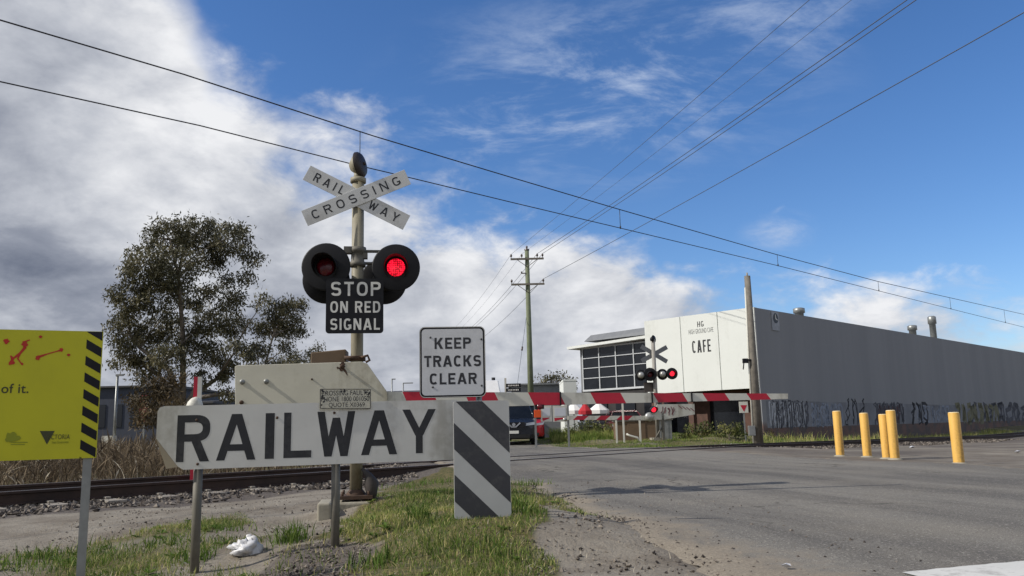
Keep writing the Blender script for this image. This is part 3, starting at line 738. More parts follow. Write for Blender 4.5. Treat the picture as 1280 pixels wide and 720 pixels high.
def sletter(b, ch, o, R_, U_, N_, w_, h, t, lift, th=.0004):
    """a road-sign letter of even strokes in the box o..o+w_,h"""
    cnt = [0]
    def poly(pts):
        l = lift + .00004 * cnt[0]; cnt[0] += 1
        pts = [Vector(o) + R_ * x + U_ * y + N_ * l for x, y in pts]
        if (pts[1] - pts[0]).cross(pts[2] - pts[1]).dot(N_) < 0: pts = pts[::-1]
        b.slab(pts, N_, th)
    def rect(x0, y0, x1, y1): poly([(x0, y0), (x1, y0), (x1, y1), (x0, y1)])
    hx = t * 1.12
    def diag(x0, y0, x1, y1, k_=None): k_ = (k_ or hx) / 2; poly([(x0 - k_, y0), (x0 + k_, y0), (x1 + k_, y1), (x1 - k_, y1)])
    def arc(cx, cy, a, c, t0, t1, n_=2.6, seg=16):
        def pt(th_, aa, bb):
            x, y = math.cos(th_), math.sin(th_); return (cx + aa * math.copysign(abs(x) ** (2 / n_), x), cy + bb * math.copysign(abs(y) ** (2 / n_), y))
        l = lift + .00004 * cnt[0]; cnt[0] += 1
        to = lambda p: Vector(o) + R_ * p[0] + U_ * p[1] + N_ * l
        for i in range(seg):
            p0, p1 = math.radians(t0 + (t1 - t0) * i / seg), math.radians(t0 + (t1 - t0) * (i + 1) / seg)
            q = [to(pt(p0, a, c)), to(pt(p1, a, c)), to(pt(p1, a - t, c - t)), to(pt(p0, a - t, c - t))]
            if (q[1] - q[0]).cross(q[2] - q[1]).dot(N_) < 0: q = q[::-1]
            b.slab(q, N_, th)
    m_ = h / 2
    if ch == 'I': rect(0, 0, w_, h)
    elif ch == 'L': rect(0, 0, t, h); rect(t, 0, w_, t)
    elif ch == 'T': rect(0, h - t, w_, h); rect(w_ / 2 - t / 2, 0, w_ / 2 + t / 2, h - t)
    elif ch in 'EF':
        rect(0, 0, t, h); rect(t, h - t, w_, h); rect(t, m_ - t / 2, w_ * .88, m_ + t / 2)
        if ch == 'E': rect(t, 0, w_, t)
    elif ch == 'H': rect(0, 0, t, h); rect(w_ - t, 0, w_, h); rect(t, m_ - t / 2, w_ - t, m_ + t / 2)
    elif ch == 'A': diag(hx / 2, 0, w_ / 2 - t * .12, h); diag(w_ - hx / 2, 0, w_ / 2 + t * .12, h); y = h * .20; f = (w_ / 2) / h; rect(y * f + hx * .8, y, w_ - y * f - hx * .8, y + t * .9)
    elif ch == 'V': diag(hx / 2, h, w_ / 2, 0); diag(w_ - hx / 2, h, w_ / 2, 0)
    elif ch == 'W':
        k_ = hx * .92
        diag(k_ / 2, h, w_ * .29, 0, k_); diag(w_ * .5, h * .86, w_ * .29, 0, k_); diag(w_ * .5, h * .86, w_ * .71, 0, k_); diag(w_ - k_ / 2, h, w_ * .71, 0, k_)
    elif ch == 'Y': diag(hx / 2, h, w_ / 2, h * .40); diag(w_ - hx / 2, h, w_ / 2, h * .40); rect(w_ / 2 - t / 2, 0, w_ / 2 + t / 2, h * .46)
    elif ch == 'K': rect(0, 0, t, h); diag(w_ - hx * .62, h, t + hx * .2, h * .40, hx * 1.2); diag(w_ - hx * .62, 0, w_ * .42, h * .62, hx * 1.2)
    elif ch == 'N': rect(0, 0, t, h); rect(w_ - t, 0, w_, h); diag(hx * .55, h, w_ - hx * .55, 0, hx * 1.1)
    elif ch == 'O': arc(w_ / 2, m_, w_ / 2, m_, 0, 360, seg=28)
    elif ch == 'C': arc(w_ / 2, m_, w_ / 2, m_, 42, 318, seg=24)
    elif ch == 'G': arc(w_ / 2, m_, w_ / 2, m_, 42, 330, seg=24); rect(w_ - t, h * .10, w_, h * .47); rect(w_ * .55, h * .47 - t * .9, w_ - t, h * .47)
    elif ch == 'D': rect(0, 0, t, h); arc(w_ * .42, m_, w_ * .58, m_, -90, 90); rect(t, h - t, w_ * .42, h); rect(t, 0, w_ * .42, t)
    elif ch in 'PR':
        bh = h * .285; cy = h - bh; x = w_ * .52
        rect(0, 0, t, h); arc(x, cy, w_ - x, bh, -90, 90); rect(t, h - t, x, h); rect(t, h - 2 * bh, x, h - 2 * bh + t)
        if ch == 'R': diag(w_ * .55, h - 2 * bh + t * .4, w_ - hx * .56, 0, hx * 1.1)
    elif ch == 'S':
        c = h / 4 + t / 4; arc(w_ / 2, h - c, w_ / 2, c, 20, 270); arc(w_ / 2, c, w_ / 2, c, 90, -160)
    elif ch == 'U': rect(0, h * .4, t, h); rect(w_ - t, h * .4, w_, h); arc(w_ / 2, h * .4, w_ / 2, h * .4, 180, 360)
REL = {'I': .24, 'L': .72, 'E': .76, 'F': .72, 'T': .80, 'A': 1.0, 'W': 1.2, 'Y': 1.0, 'K': .92, 'N': .92, 'O': .92, 'C': .86, 'G': .90, 'D': .88, 'P': .84, 'R': .88, 'S': .84, 'H': .88, 'U': .86}
def sign_word(s_, c, R_, U_, N_, wd, ht, mt, parent, t=.17, gap=.22, lift=.0006):
    b = MB(); rel = [REL.get(ch, .5) if ch != ' ' else .34 for ch in s_]; tot = sum(rel) + gap * (len(s_) - 1); k_ = wd / tot; x = -wd / 2
    for ch, r_ in zip(s_, rel):
        if ch != ' ':
            w_ = r_ * k_; 
            if ch == 'I': w_ = t * ht; 
            sletter(b, ch, Vector(c) + R_ * (x + (r_ * k_ - w_) / 2) - U_ * ht / 2, R_, U_, N_, w_, ht, t * ht, lift)
        x += (r_ + gap) * k_
    return b.build('lettering', mt, parent)
def sign_word_px(s_, u0_, u1_, v0_, v1_, P, a, mt, parent, t=.17, gap=.22, lift=.0006):
    R_, U_, N_ = RU(a); um, vm = (u0_ + u1_) / 2, (v0_ + v1_) / 2
    wd = (PL(u1_, vm, P, a) - PL(u0_, vm, P, a)).dot(R_); ht = (PL(um, v0_, P, a) - PL(um, v1_, P, a)).z
    return sign_word(s_, PL(um, vm, P, a), R_, U_, N_, wd, ht, mt, parent, t, gap, lift)
def letters_px(spec, P, a, lift, mt, parent, bold=.012):       # spec: (char, u0, u1, v0, v1)
    R_, U_, N_ = RU(a); b = MB()
    for ch, u0_, u1_, v0_, v1_ in spec:
        c = PL((u0_ + u1_) / 2, (v0_ + v1_) / 2, P, a)
        wd = (PL(u1_, (v0_ + v1_) / 2, P, a) - PL(u0_, (v0_ + v1_) / 2, P, a)).dot(R_); ht = (PL((u0_ + u1_) / 2, v0_, P, a) - PL((u0_ + u1_) / 2, v1_, P, a)).z
        sletter(b, ch, c - R_ * wd / 2 - U_ * ht / 2, R_, U_, N_, wd, ht, ht * .158, lift)
    return b.build('lettering', mt, parent)
def words_px(s_, u0_, u1_, v0_, v1_, P, a, lift, mt, parent, bold=.012, space=1.05):
    R_, U_, N_ = RU(a); c = PL((u0_ + u1_) / 2, (v0_ + v1_) / 2, P, a)
    wd = (PL(u1_, (v0_ + v1_) / 2, P, a) - PL(u0_, (v0_ + v1_) / 2, P, a)).dot(R_); ht = (PL((u0_ + u1_) / 2, v0_, P, a) - PL((u0_ + u1_) / 2, v1_, P, a)).z
    return text(s_, c, R_, U_, N_, wd, ht, mt, parent, bold=bold, lift=lift, space=space)
def box_px(u0_, u1_, v0_, v1_, P, a):         # centre, width, height on the plane
    R_, U_, N_ = RU(a); um, vm = (u0_ + u1_) / 2, (v0_ + v1_) / 2
    return PL(um, vm, P, a), (PL(u1_, vm, P, a) - PL(u0_, vm, P, a)).dot(R_), (PL(um, v0_, P, a) - PL(um, v1_, P, a)).z

# ------------------------------------------------------------------ buildings across the line
A_T = math.atan2(T_DIR.y, T_DIR.x); A_F = A_T - math.pi / 2
F_DIR = Vector((math.cos(A_F), math.sin(A_F), 0))                # along the white front, towards the corner
def build_cafe():
    P0 = D(953, 520, 38.0); P0.z = -.5
    ztop = PL(953, 383, P0, A_F).z; zbot = PL(900, 487.5, P0, A_F).z
    Lf = (P0 - PL(807, 440, P0, A_F)).dot(F_DIR)
    root = thing('cafe_building', (P0.x, P0.y, -.5), 'big box building with white cafe front and long dark grey side wall', 'building')
    NT = RU(A_T)[2]; NF = RU(A_F)[2]; Z = Vector((0, 0, 1))
    def S(s_, t_, z): return Vector((P0.x, P0.y, 0)) + T_DIR * s_ - F_DIR * t_ + Z * z     # s along the grey wall, t along the white front
    L = 95
    b = MB(); b.hexa([S(0, 0, -.8), S(L, 0, -.8), S(L, .3, -.8), S(0, .3, -.8), S(0, 0, ztop), S(L, 0, ztop), S(L, .3, ztop), S(0, .3, ztop)])
    b.build('side_wall', M_wall, root)
    # white front in three panels with open seams, standing out over the ground floor
    b = MB(); cuts = [0.03] + [(P0 - PL(u_, 440, P0, A_F)).dot(F_DIR) for u_ in (899.5, 852.5)] + [Lf]
    for i in range(3):
        t0, t1 = cuts[i] + (.02 if i else 0), cuts[i + 1] - .02
        b.hexa([S(-.02, t0, zbot), S(.28, t0, zbot), S(.28, t1, zbot), S(-.02, t1, zbot), S(-.02, t0, ztop + .02), S(.28, t0, ztop + .02), S(.28, t1, ztop + .02), S(-.02, t1, ztop + .02)])
    b.build('front_panel', M_cafe, root)
    b = MB(); b.hexa([S(.06, .31, zbot + .02), S(L - .1, .31, zbot + .02), S(L - .1, Lf - .03, zbot + .02), S(.06, Lf - .03, zbot + .02)] + [S(.06, .31, ztop - .15), S(L - .1, .31, ztop - .15), S(L - .1, Lf - .03, ztop - .15), S(.06, Lf - .03, ztop - .15)])
    b.build('roof', M_seam, root)
    b = MB(); b.hexa([S(1.2, .31, -.8), S(9, .31, -.8), S(9, Lf, -.8), S(1.2, Lf, -.8), S(1.2, .31, zbot), S(9, .31, zbot), S(9, Lf, zbot), S(1.2, Lf, zbot)])
    b.build('ground_floor_wall', M_brick, root)
    for (t0, t1) in ((1.6, 3.4), (4.4, 6.1)):
        b = MB(); b.hexa([S(1.14, t0, -.3), S(1.19, t0, -.3), S(1.19, t1, -.3), S(1.14, t1, -.3), S(1.14, t0, zbot - .3), S(1.19, t0, zbot - .3), S(1.19, t1, zbot - .3), S(1.14, t1, zbot - .3)])
        b.build('shop_window', M_glass, root)
    for t_ in (.55, 3.9, Lf - .2): b = MB(); b.box(S(.35, t_, zbot / 2 - .4), (.28, .28, zbot + .8), A_T); b.build('column', M_brick, root)
    sign_word_px('HG', 871.5, 879.5, 401.5, 408.5, S(-.02, 0, 0), A_F, M_letter, root, t=.15, gap=.3, lift=.004)
    words_px('HIGH GROUND CAFE', 860.5, 891.5, 410.5, 416.5, S(-.02, 0, 0), A_F, .004, mat('letter_grey', lin(110, 112, 112), .7), root, bold=0)
    sign_word_px('CAFE', 865, 888.5, 425, 440.5, S(-.02, 0, 0), A_F, M_letter, root, t=.13, gap=.3, lift=.004)
    # logo plate near the corner of the grey wall
    Pw = S(0, 0, 0); c, wd, ht = box_px(964, 973, 390, 413, Pw, A_T); R_, U_, N_ = RU(A_T)
    b = MB(); b.box(c + N_ * .02, (wd, .04, ht), A_T); lp = b.build('logo_plate', mat('pale_grey_plate', lin(158, 161, 166), .6), root)
    b = MB(); c2 = PL(968.5, 398, Pw, A_T) + N_ * .05; disc(b, c2, R_, U_, N_, .24, .01, 20); b.build('logo_disc', M_letter, lp)
    b = MB(); c3 = c2 + N_ * .012; strip(b, [c3 + U_ * .18 - R_ * .05, c3 - U_ * .02 - R_ * .02, c3 - U_ * .08 + R_ * .14], [.04, .07, .04], N_, .004); b.build('logo_stroke', M_lwhite, lp)
    # graffiti along the foot of the grey wall: loops, letters-like strokes and a painted-over patch
    GM = [mat('spray_dark', lin(80, 81, 88), .8, var=.4), mat('spray_pale', lin(172, 176, 182), .8), mat('spray_blue', lin(132, 140, 154), .8), mat('spray_maroon', lin(86, 62, 64), .8), mat('spray_olive', lin(112, 110, 84), .8), mat('spray_black', lin(34, 34, 38), .8)]
    def tagging(s0, s1, z0, z1, mt, nst, wdt, seed):
        r = random.Random(seed)
        for i in range(nst):
            sc_ = s0 + (s1 - s0) * (i + .5) / nst; w_ = (s1 - s0) / nst * r.uniform(.5, .9); pts = []
            k_ = r.randint(4, 7); ph = r.uniform(0, 6.28)
            for j in range(k_ * 3):
                q = j / (k_ * 3 - 1); pts.append(S(sc_ + w_ * (.55 * math.sin(ph + q * r.choice((4.5, 6.3, 8))) + .2 * r.uniform(-1, 1) * .4), 0, z0 + (z1 - z0) * (.5 + .5 * math.cos(ph * .5 + q * 6.2 * (1 + i % 2)))) + NT * (.004 + .001 * i))
            b = MB(); strip(b, pts, wdt * r.uniform(.7, 1.3), NT, .002); b.build('graffiti', mt, root)
    b = MB(); b.hexa([S(.4, -.003, .5), S(46, -.003, .4), S(46, 0, .4), S(.4, 0, .5), S(.4, -.003, 1.75), S(46, -.003, 1.45), S(46, 0, 1.45), S(.4, 0, 1.75)])
    b.build('painted_over_band', mat('faded_band', lin(126, 129, 135), .85, var=.3, vscale=.7, dirt=lin(96, 95, 98), dirt_amt=.7, dscale=.6), root)
    tagging(.6, 4.2, .5, 1.7, GM[1], 8, .09, 1); tagging(.8, 4.6, .45, 1.75, GM[0], 9, .11, 2); tagging(4.8, 8.5, .5, 1.6, GM[2], 7, .16, 3); tagging(8.6, 11.5, .5, 1.9, GM[5], 3, .08, 4)
    tagging(12.5, 17, .5, 1.7, GM[0], 8, .14, 5); tagging(13, 16.5, .6, 1.5, GM[3], 5, .30, 6); tagging(18, 21, .4, 1.7, GM[5], 3, .18, 7); tagging(19, 25, .5, 1.5, GM[2], 7, .15, 8); tagging(26, 36, .4, 1.6, GM[4], 8, .3, 9); tagging(29, 44, .4, 1.7, GM[0], 7, .3, 10)
    # roof vents
    for (u_, v0_, v1_, r_, off) in ((999, 384, 392, .30, 0), (1141, 406, 417, .30, 1), (1167, 395, 420, .28, 2)):
        base = PL(u_, v1_, S(0, 2.2, 0), A_T); top = PL(u_, v0_, S(0, 2.2, 0), A_T)
        b = MB(); h = top.z - ztop + .15
        b.lathe((base.x, base.y, ztop - .2), (0, 0, 1), [(0, r_ * .8), (h * .75, r_ * .8), (h * .76, r_ * 1.05), (h * .97, r_ * 1.05), (h, r_ * .7), (h, 0)], 16)
        b.build('roof_vent', M_galv, root)
    base = PL(991, 392, S(0, 2.4, 0), A_T); b = MB(); b.box((base.x, base.y, ztop + .05), (.5, .5, .4), A_T); b.build('roof_unit', M_roofgrey, root)
    return S, ztop, Lf
CAFE_S, CAFE_TOP, CAFE_LF = build_cafe()

def build_office():
    P0 = D(727, 490, 47.5); P0.z = -.2
    root = thing('office_building', (P0.x, P0.y, -.2), 'glass fronted two storey office with white awning beside the white cafe front', 'building')
    R_, U_, N_ = RU(A_F)
    def Q(u_, v_, off=0.0): return PL(u_, v_, P0, A_F) + N_ * off
    x1 = (CAFE_S(0, 0, 0) - CAFE_S(0, CAFE_LF, 0)).length
    pr = lambda s_, z, dpt=0.0: Vector((P0.x, P0.y, 0)) + R_ * s_ + Vector((0, 0, z)) - N_ * dpt
    zt = Q(735, 430).z; zs = Q(735, 489).z; zg = Q(731, 487).z; zh = Q(731, 437).z; L = 9.5
    b = MB(); b.hexa([pr(0, -.6), pr(L, -.6), pr(L, -.6, 9), pr(0, -.6, 9), pr(0, zs + .1), pr(L, zs + .1), pr(L, zs + .1, 9), pr(0, zs + .1, 9)]); b.build('ground_floor_wall', M_dark, root)
    b = MB(); b.hexa([pr(0, zs + .1), pr(L, zs + .1), pr(L, zs + .1, 9), pr(0, zs + .1, 9), pr(0, zt), pr(L, zt), pr(L, zt, 9), pr(0, zt, 9)]); b.build('wall', M_roofgrey, root)
    us = [(Q(u_, 470) - pr(0, 0)).dot(R_) for u_ in (730, 750.5, 771.5, 794, 816)]
    zsn = [zg + (zh - zg) * f for f in (0, .27, .52, .77, 1.0)]
    for i in range(4):
        b = MB(); b.hexa([pr(us[i], zg, -.03), pr(us[i + 1], zg, -.03), pr(us[i + 1], zg, .05), pr(us[i], zg, .05), pr(us[i], zh, -.03), pr(us[i + 1], zh, -.03), pr(us[i + 1], zh, .05), pr(us[i], zh, .05)])
        wn = b.build('window', M_glass, root)
        for z in zsn[1:4]:
            b = MB(); b.box((pr(us[i], z, -.06) + pr(us[i + 1], z, -.06)) / 2, (us[i + 1] - us[i] - .09, .05, .04), A_F); b.build('glazing_bar', M_frame, wn)
    b = MB()
    for s_ in us: b.box(pr(s_, (zg + zh) / 2, -.055), (.055, .07, zh - zg + .04), A_F)
    b.box(pr((us[0] + us[-1]) / 2, zg - .07, -.06), (us[-1] - us[0] + .1, .1, .10), A_F); b.box(pr((us[0] + us[-1]) / 2, zh + .06, -.06), (us[-1] - us[0] + .1, .1, .09), A_F)
    b.build('window_frame', M_frame, root)
    b = MB(); za = Q(720, 436).z
    b.hexa([pr(-.5, za - .05, -.55), pr(L, za + .20, -.55), pr(L, za + .20, 4), pr(-.5, za - .05, 4), pr(-.5, za + .09, -.55), pr(L, za + .36, -.55), pr(L, za + .36, 4), pr(-.5, za + .09, 4)]); b.build('awning', M_cafe, root)
    b = MB(); b.hexa([pr(-.1, za + .42, .5), pr(L, za + .42, .5), pr(L, za + .42, 9), pr(-.1, za + .42, 9), pr(.1, za + .80, .9), pr(L, za + .95, .9), pr(L, za + .95, 9), pr(.1, za + .80, 9)]); b.build('roof', M_roofgrey, root)
    for i, s_ in enumerate((.5, 2.4, 4.3)):
        b = MB(); b.box(pr(s_ + .7, 1.05, -.03), (1.3, .05, 2.1), A_F); b.build('shop_window', M_glass, root)
build_office()

M_farwall = mat('far_grey_wall', lin(120, 122, 122), .8, var=.15)
M_fardark = mat('far_dark_roof', lin(74, 74, 76), .8, var=.15)
def shed(name, u0_, u1_, vtop, Y, dpt, label, wall, roof, ridge=.0, win=0, eave=.25):
    a = D(u0_, 520, Y); b_ = D(u1_, 520, Y); zt = D((u0_ + u1_) / 2, vtop, Y).z
    root = thing(name, ((a.x + b_.x) / 2, Y, -.1), label, 'building')
    b = MB(); b.box(((a.x + b_.x) / 2, Y + dpt / 2, (zt - .3) / 2 - .15), (b_.x - a.x, dpt, zt - .3 + .5)); b.build('wall', wall, root)
    b = MB(); e = eave; y0, y1 = Y - e, Y + dpt + e; ym = Y + dpt / 2
    x0, x1 = a.x - e, b_.x + e; z0 = zt - .2
    b.add([(x0, y0, z0), (x1, y0, z0), (x1, ym, z0 + ridge), (x0, ym, z0 + ridge), (x0, y1, z0), (x1, y1, z0), (x0, y0, z0 - .12), (x1, y0, z0 - .12), (x0, y1, z0 - .12), (x1, y1, z0 - .12)],
          [(0, 1, 2, 3), (3, 2, 5, 4), (0, 6, 7, 1), (4, 5, 9, 8), (0, 3, 4, 8, 6), (1, 7, 9, 5, 2), (6, 8, 9, 7)]); b.build('roof', roof, root)
    for i in range(win):
        x = a.x + (b_.x - a.x) * (i + .5) / win; b = MB(); b.box((x, Y - .02, zt * .5), ((b_.x - a.x) / win * .5, .05, zt * .35)); b.build('window', M_glass, root)
    return root
shed('warehouse', 455, 585, 489, 72, 14, 'low dark roofed warehouse behind the railway board', M_farwall, M_fardark, .6, 5)
shed('grey_shed', 640, 706, 476, 66, 10, 'low grey shed behind the timber power pole', M_farwall, M_farwall, .15, 0)
shed('white_block', 705.5, 722, 470.5, 58, 5, 'small white block between grey shed and glass office', M_cafe, M_cafe, 0, 0, .02)
shed('blue_grey_building', 95, 200, 479, 60, 12, 'dark blue grey building behind the dry grass on the left', M_bluebldg, M_fardark, 0.1, 5)
shed('dark_roofed_shed', 214, 262, 498, 48, 8, 'dark shed half hidden by the trunk of the big gum tree', M_bluebldg, M_fardark, .2, 2)

# ------------------------------------------------------------------ trees and shrubs
M_leaf = tone_mat('gum_leaf', [(0, lin(54, 55, 40)), (1, lin(156, 148, 116)), (.45, lin(84, 82, 58)), (.75, lin(114, 108, 78))], .5, .22, .4)
M_leafg = tone_mat('shrub_leaf', [(0, lin(44, 54, 26)), (1, lin(140, 136, 80)), (.5, lin(78, 88, 42))], .6, .22, .3)
M_leafb = tone_mat('brown_bush_leaf', [(0, lin(44, 38, 26)), (1, lin(116, 98, 70)), (.5, lin(72, 62, 42))], .7, .2, .3)
M_bark = mat('gum_bark', lin(132, 122, 110), .9, var=.4, vscale=4, dirt=lin(54, 46, 40), dirt_amt=.7, dscale=3, streak=True)
def leaves(cent, rad, n_tw, per, ln, wdt, spread, droop=.5):
    V, F, tn = [], [], []
    cents = []
    for (c, r) in zip(cent, rad):
        k_ = max(3, int(n_tw * (r ** 2)))
        d = RNG.normal(0, 1, (k_, 3)); d /= np.linalg.norm(d, axis=1)[:, None]
        rr = r * RNG.uniform(.35, 1.05, k_) ** .6
        pt = np.array(c) + d * rr[:, None] * np.array([1, 1, .85])
        cents.append(pt)
    C_ = np.vstack(cents)
    n_ = len(C_) * per
    p = np.repeat(C_, per, 0) + RNG.normal(0, spread, (n_, 3)) * np.array([1, 1, .8])
    ax = RNG.normal(0, 1, (n_, 3)); ax[:, 2] -= droop * 2; ax /= np.linalg.norm(ax, axis=1)[:, None]
    sd = np.cross(ax, RNG.normal(0, 1, (n_, 3))); sd /= np.linalg.norm(sd, axis=1)[:, None] + 1e-9
    l = ln * RNG.uniform(.6, 1.3, n_)[:, None]; w_ = wdt * RNG.uniform(.7, 1.3, n_)[:, None]
    q = np.stack([p, p + ax * l * .45 + sd * w_, p + ax * l, p + ax * l * .45 - sd * w_], 1)
    tone = np.clip(np.repeat(RNG.normal(.50, .19, len(C_)), per) + RNG.normal(0, .08, n_), 0, 1)
    Fq = np.arange(n_ * 4).reshape(-1, 4)
    return q.reshape(-1, 3), Fq, np.repeat(tone, 4), C_
def make_tree(name, label, cat, blobs, Y, base_u, trunk_r, fork, leafmat, group=None, n_tw=56, per=50, ln=.17, wdt=.027, spread=.16, seed=1, zb=-.05, droop=.5, yd=1.6, bark=None):
    r = random.Random(seed)
    bx = D(base_u, 530, Y).x; base = Vector((bx, Y, zb))
    root = thing(name, base, label, cat, group)
    cents, rads = [], []
    for (u_, v_, rp) in blobs:
        dy = r.uniform(-yd, yd); cents.append(D(u_, v_, Y + dy)); rads.append(rp * Y / FPX)
    V, F, tn, C_ = leaves(cents, rads, n_tw, per, ln, wdt, spread, droop)
    np_mesh('crown', V, F, leafmat, {'tone': tn}, origin=tuple(base), parent=root)
    b = MB()
    fk = base + Vector((r.uniform(-.1, .1), r.uniform(-.1, .1), fork))
    b.tube([base, base.lerp(fk, .3) + Vector((.04, 0, 0)), base.lerp(fk, .7) - Vector((.03, 0, 0)), fk], [trunk_r * 1.25, trunk_r, trunk_r * .88, trunk_r * .8], 10)
    order = sorted(range(len(cents)), key=lambda i: -rads[i])
    mains = []
    for i in order:
        c = cents[i]
        cand = [(fk, trunk_r * .55)] + mains
        p0, r0_ = min(cand, key=lambda q: (q[0] - c).length + (0 if q[0].z < c.z - .3 else 3))
        L_ = (c - p0).length
        mid1 = p0.lerp(c, .35) + Vector((r.uniform(-.12, .12) * L_, r.uniform(-.1, .1) * L_, .10 * L_)); mid2 = p0.lerp(c, .7) + Vector((r.uniform(-.06, .06) * L_, r.uniform(-.06, .06) * L_, .06 * L_))
        b.tube([p0, mid1, mid2, c], [r0_, r0_ * .72, r0_ * .5, r0_ * .3], 6)
        mains.append((mid2, r0_ * .5))
        for _ in range(7):
            d = Vector((r.gauss(0, 1), r.gauss(0, 1), r.gauss(.2, .8))).normalized() * rads[i] * r.uniform(.6, 1.0)
            st = mid2.lerp(c, r.uniform(0, 1)); en = c + d
            b.tube([st, st.lerp(en, .5) + Vector((0, 0, .08)), en], [r0_ * .22, r0_ * .14, .008], 5, cap=False)
    b.build('trunk', bark or M_bark, root)
    return root
BIG = [(212, 298, 30), (245, 292, 26), (288, 296, 25), (312, 322, 14), (310, 348, 12), (182, 330, 28), (222, 335, 30), (262, 325, 18), (165, 372, 26), (198, 372, 26), (235, 372, 20), (158, 412, 24), (188, 418, 24), (155, 446, 18), (180, 458, 22), (212, 446, 22), (285, 375, 16), (292, 405, 20), (262, 402, 22), (240, 425, 20), (262, 440, 20), (300, 438, 15), (285, 462, 18), (252, 472, 12), (290, 492, 11), (325, 376, 9), (283, 348, 11), (262, 368, 13), (300, 372, 9), (218, 405, 18), (272, 312, 16), (205, 352, 18)]
make_tree('gum_tree', 'tall spreading gum tree with dark grey green crown beyond the track', 'tree', BIG, 34, 228, .26, 1.9, M_leaf, seed=3)
make_tree('gum_tree', 'smaller gum tree with rounded crown to the right of the tall spreading one', 'tree', [(346, 392, 20), (366, 386, 16), (372, 408, 14), (350, 412, 15), (330, 408, 14), (360, 432, 10), (322, 440, 14), (333, 462, 10), (312, 462, 12)], 36, 338, .15, 1.6, M_leaf, seed=5)
make_tree('shrub', 'low dark shrub above the white counterweight plate', 'shrub', [(352, 452, 13), (372, 448, 11), (388, 445, 9), (340, 462, 12), (366, 462, 12), (396, 436, 7)], 40, 368, .08, .8, M_leaf, group='bushes beyond the track', seed=6, per=40)
make_tree('shrub', 'dense brown bush at the foot of the big gum tree', 'shrub', [(192, 492, 22), (178, 505, 18), (208, 482, 20), (205, 510, 22), (184, 520, 18)], 31, 196, .07, .5, M_leafb, group='bushes beyond the track', seed=8, per=44, n_tw=40)
make_tree('far_tree', 'rounded far tree top above the grey shed roof', 'tree', [(690, 474, 8), (702, 472, 6), (680, 478, 7), (712, 478, 6)], 120, 694, .3, 2.2, M_leaf, seed=9, per=26, ln=.5, wdt=.1, spread=.5, n_tw=9, yd=2)
def far_wood():
    cs, rs = [], []
    r = random.Random(77)
    for i in range(150):
        x = -150 + i * 1.75 + r.uniform(-1, 1); rr = r.uniform(1.2, 2.4)
        if -22 < x < 34 and r.random() < .9: rr *= .55
        cs.append(Vector((x, 165 + r.uniform(-8, 8), rr * .9))); rs.append(rr)
    V, F, tn, C_ = leaves(cs, rs, 7, 26, .75, .16, .55, .2)
    kind(np_mesh('distant_trees', V, F, M_leaf, {'tone': tn}), 'stuff')
far_wood()
for i, (nm, lab, bl, Y, bu, mt_) in enumerate([
    ('shrub', 'green shrub beneath the white cafe front beside the timber pole', [(905, 538, 9), (918, 534, 8), (925, 542, 9), (896, 544, 7)], 33, 912, M_leafg),
    ('shrub', 'leafy shrub right of the white gate counterweight', [(868, 538, 9), (880, 534, 8), (886, 542, 8), (858, 543, 7)], 34, 874, M_leafg),
    ('shrub', 'reedy green bush behind the far striped boom', [(716, 535, 7), (732, 533, 8), (748, 534, 7), (762, 535, 7)], 36, 738, M_leafg),
    ('shrub', 'dry bush at the dark corner of the grey wall', [(960, 545, 7), (972, 548, 6), (984, 549, 5)], 34, 968, M_leafb)]):
    make_tree(nm, lab, 'shrub', bl, Y, bu, .03, .15, mt_, group='bushes by the far verge', seed=20 + i, per=40, n_tw=90, ln=.12, wdt=.02, spread=.1, yd=.5)

# ------------------------------------------------------------------ power pole and lines
def power_pole(u_, vtop, Y, label, name='power_pole'):
    top = D(u_, vtop, Y); base = Vector((top.x, Y, 0))
    root = thing(name, base, label, 'power pole', 'timber power poles')
    H = top.z
    b = MB(); b.tube([base - Vector((0, 0, .2)), base + Vector((0, 0, H * .5)), base + Vector((0, 0, H))], [.20, .165, .13], 12); b.build('pole', M_greenpole, root)
    tips = []
    for (zf_, hw) in ((H - .62, 1.02), (H - 2.2, 1.02)):
        b = MB(); b.box(base + Vector((0, -.18, zf_)), (hw * 2, .1, .11))
        for sx_ in (-1, 1): b.tube([base + Vector((sx_ * .62, -.18, zf_ - .04)), base + Vector((0, -.18, zf_ - .5))], .02, 6)
        arm = b.build('crossarm', M_wood, root)
        for x in ((-.98, -.33, .95, .62) if zf_ > H - 1 else (-.98, .95)):
            q = base + Vector((x, -.18, zf_ + .055)); b = MB(); b.lathe(q, (0, 0, 1), [(0, .02), (.08, .02), (.09, .06), (.13, .05), (.15, .075), (.20, .06), (.25, .04), (.27, 0)], 10); b.build('insulator', M_ins, arm); tips.append(q + Vector((0, 0, .25)))
    b = MB(); b.lathe(base + Vector((0, 0, H)), (0, 0, 1), [(-.05, .16), (.02, .16), (.04, .05), (.12, .05), (.14, .07), (.22, .05), (.24, 0)], 10); b.build('pole_cap', M_ins, root)
    b = MB(); b.box(base + Vector((-.25, -.1, H - 1.5)), (.3, .06, .06)); b.box(base + Vector((-.36, -.1, H - 1.46)), (.08, .08, .14)); b.build('bracket', M_ins, root)
    return base, H, tips
pb, pH, tips = power_pole(658.5, 312, 50, 'tall green timber power pole with two crossarms behind the striped boom')
qb, qH, qt = power_pole(556, 425, 100, 'far power pole hidden behind the keep tracks clear sign')
def sag_line(p, q, sag, k_=18): return [p.lerp(q, i / k_) - Vector((0, 0, sag * 4 * (i / k_) * (1 - i / k_))) for i in range(k_ + 1)]
